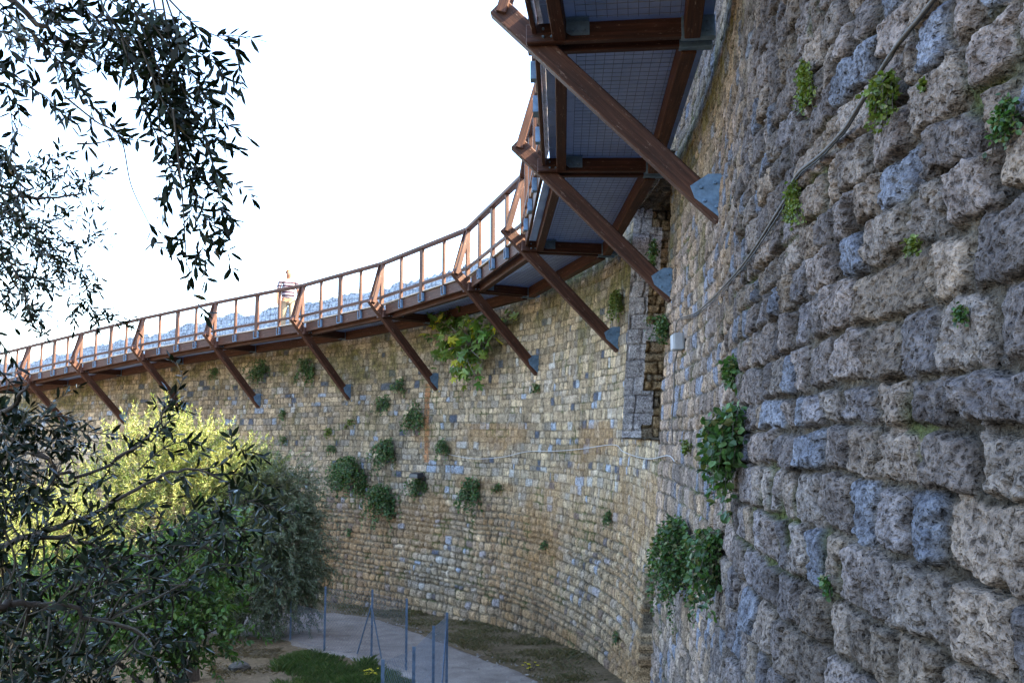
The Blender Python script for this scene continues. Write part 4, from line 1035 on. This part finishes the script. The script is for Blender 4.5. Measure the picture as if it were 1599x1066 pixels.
# ------------------------------------------------------------------ grass, weeds, stump, stone, flowers
def blades(name, poly, n, hr, wd, pal_, kind='stuff', seed=5, lean=.5):
    r2 = np.random.RandomState(seed); xs = [p[0] for p in poly]; ys = [p[1] for p in poly]; pts = []
    while len(pts) < n:
        q = r2.uniform([min(xs), min(ys)], [max(xs), max(ys)], (4000, 2))
        q = q[fbm(q[:, 0] * 1.3, q[:, 1] * 1.3, 91, 3) + r2.uniform(-.25, .25, 4000) > -.12]
        pts += [p for p in q if inpoly(p[0], p[1], poly)]
    p = np.array(pts[:n]); z = gz(p[:, 0], p[:, 1]); h = r2.uniform(*hr, n) * (.7 + .5 * vnoise(p[:, 0] * 2, p[:, 1] * 2, 92))
    a = r2.uniform(0, 6.28, n); ln_ = r2.normal(size=(n, 2)) * lean * h[:, None]
    b0 = np.stack([p[:, 0] - np.cos(a) * wd, p[:, 1] - np.sin(a) * wd, z - .01], -1); b1 = np.stack([p[:, 0] + np.cos(a) * wd, p[:, 1] + np.sin(a) * wd, z - .01], -1)
    mid = np.stack([p[:, 0] + ln_[:, 0] * .35, p[:, 1] + ln_[:, 1] * .35, z + h * .6], -1); tp = np.stack([p[:, 0] + ln_[:, 0], p[:, 1] + ln_[:, 1], z + h], -1)
    V = np.stack([b0, b1, mid, tp], 1).reshape(-1, 3); o4 = (np.arange(n) * 4)[:, None]
    F = [np.concatenate([np.array([[0, 1, 2]]) + o4, np.array([[1, 3, 2]]) + o4])]
    c = np.array(pal_)[r2.randint(len(pal_), size=n)] * r2.uniform(.7, 1.3, (n, 1))
    return setp(mesh_np(name, V, F, M_GREEN, col=np.repeat(c, 4, 0)), kind=kind)
gpoly = [tuple(on_ground(*q)[:2]) for q in ((440, 1066), (425, 1040), (470, 1018), (520, 1022), (575, 1036), (625, 1050), (650, 1066))]
gpoly += [(-2.2, 12.6), (-2.0, 10.5), (-2.6, 9.0), (-5.2, 10)]
blades('grass', gpoly, 42000, (.06, .17), .006, [(.05, .085, .022), (.068, .105, .03), (.042, .07, .02), (.1, .115, .042)])
wpoly = [tuple(on_ground(*q)[:2]) for q in ((530, 955), (610, 968), (690, 997), (770, 1030), (840, 1064))] + [(.9, 12.5), (1.5, 12.5), (1.55, 15.5)] + [tuple(on_ground(*q)[:2]) for q in ((950, 1022), (850, 992), (700, 960), (600, 942), (520, 938))]
blades('dry_weeds', wpoly, 14000, (.03, .09), .007, [(.13, .1, .05), (.15, .115, .065), (.075, .075, .03)], seed=6, lean=.9)
lpoly = [tuple(on_ground(*q)[:2]) for q in ((330, 1000), (440, 1000), (430, 1060), (330, 1062))]
blades('leaf_litter', lpoly, 5000, (.015, .05), .012, [(.13, .09, .05), (.1, .07, .04), (.16, .12, .07)], seed=8, lean=1.6)
r2 = np.random.RandomState(12); n = 1700; ii = r2.randint(0, 320, n); u_ = r2.beta(.6, .6, n) * 1.16 - .08
pp = A_[ii] * (1 - u_[:, None]) + B_[ii] * u_[:, None] + r2.normal(size=(n, 2)) * .06; keep = (pp[:, 1] > 10) & (pp[:, 1] < 24); pp = pp[keep]; n = len(pp)
sz = r2.uniform(.006, .02, n) * r2.choice([1, 1, 1.6], n); T6 = np.array([(1, 0, 0), (-1, 0, 0), (0, 1, 0), (0, -1, 0), (0, 0, .7), (0, 0, -.7)])
V = np.append(pp, (gz(pp[:, 0], pp[:, 1]) + .035)[:, None], 1)[:, None] + (T6[None] * (1 + .4 * r2.normal(size=(n, 6, 1)))) * sz[:, None, None]
F8 = np.array([(0, 2, 4), (2, 1, 4), (1, 3, 4), (3, 0, 4), (2, 0, 5), (1, 2, 5), (3, 1, 5), (0, 3, 5)])
setp(mesh_np('pebbles', V.reshape(-1, 3), [(F8[None] + (np.arange(n) * 6)[:, None, None]).reshape(-1, 3)], flat_mat('pebble_stone', (.12, .1, .085), (.4, .36, .32), 9)), kind='stuff')
p = Vector(on_ground(297, 1062)); mb = MB()
mb.tube([p - UP * .1, p + UP * .08, p + UP * .3, p + UP * .36], [.17, .14, .125, .12], 12)
st = mb.build('tree_stump', M_BARK, smooth=False); setp(st, 'short sawn tree stump on bare soil beside the green shrub', 'stump', kind='thing')
mb = MB(); mb.tube([p + UP * .361, p + UP * .366], .11, 12); mb.build('cut_face', flat_mat('cut_wood', (.18, .12, .07), (.3, .21, .13), 20), st)
p = Vector(on_ground(374, 1046)); bm = bmesh.new(); bmesh.ops.create_icosphere(bm, subdivisions=3, radius=.16)
for v in bm.verts:
    k = 1 + .3 * float(fbm(np.array([v.co.x * 9]), np.array([v.co.y * 9 + v.co.z * 7]), 95)[0]); v.co = Vector((v.co.x * 1.25 * k, v.co.y * k, v.co.z * .65 * k))
me = bpy.data.meshes.new('boulder'); bm.to_mesh(me); bm.free(); me.materials.append(flat_mat('dark_rock', (.04, .035, .03), (.1, .09, .075), 14))
o = link(bpy.data.objects.new('boulder', me), Matrix.Translation(p + UP * .05)); setp(o, 'small dark boulder lying on the bare soil left of the grass', 'boulder', kind='thing')
for i, (x, y, lab) in enumerate([(829, 1047, 'tiny yellow flower clump at the edge of the gravel path by the wall'), (577, 1060, 'tiny yellow flower clump in the grass by the fence')]):
    p = np.array(on_ground(x, y)); r2 = np.random.RandomState(i + 3); lv = Leaves(); mb = MB()
    for _ in range(14):
        q = p + np.append(r2.normal(size=2) * .07, r2.uniform(.06, .15)); mb.tube([p + np.array([0, 0, -.02]), q], .003, 3, False)
        for a in range(6): lv.add(q, (math.cos(a * 1.05), math.sin(a * 1.05), .35), .03, .02, (.62, .5, .03))
    f = lv.build('flower_clump', M_GREEN, 'diamond', None, r2); setp(f, lab, 'flowers', kind='thing'); mb.build('stems', M_GREEN, f)
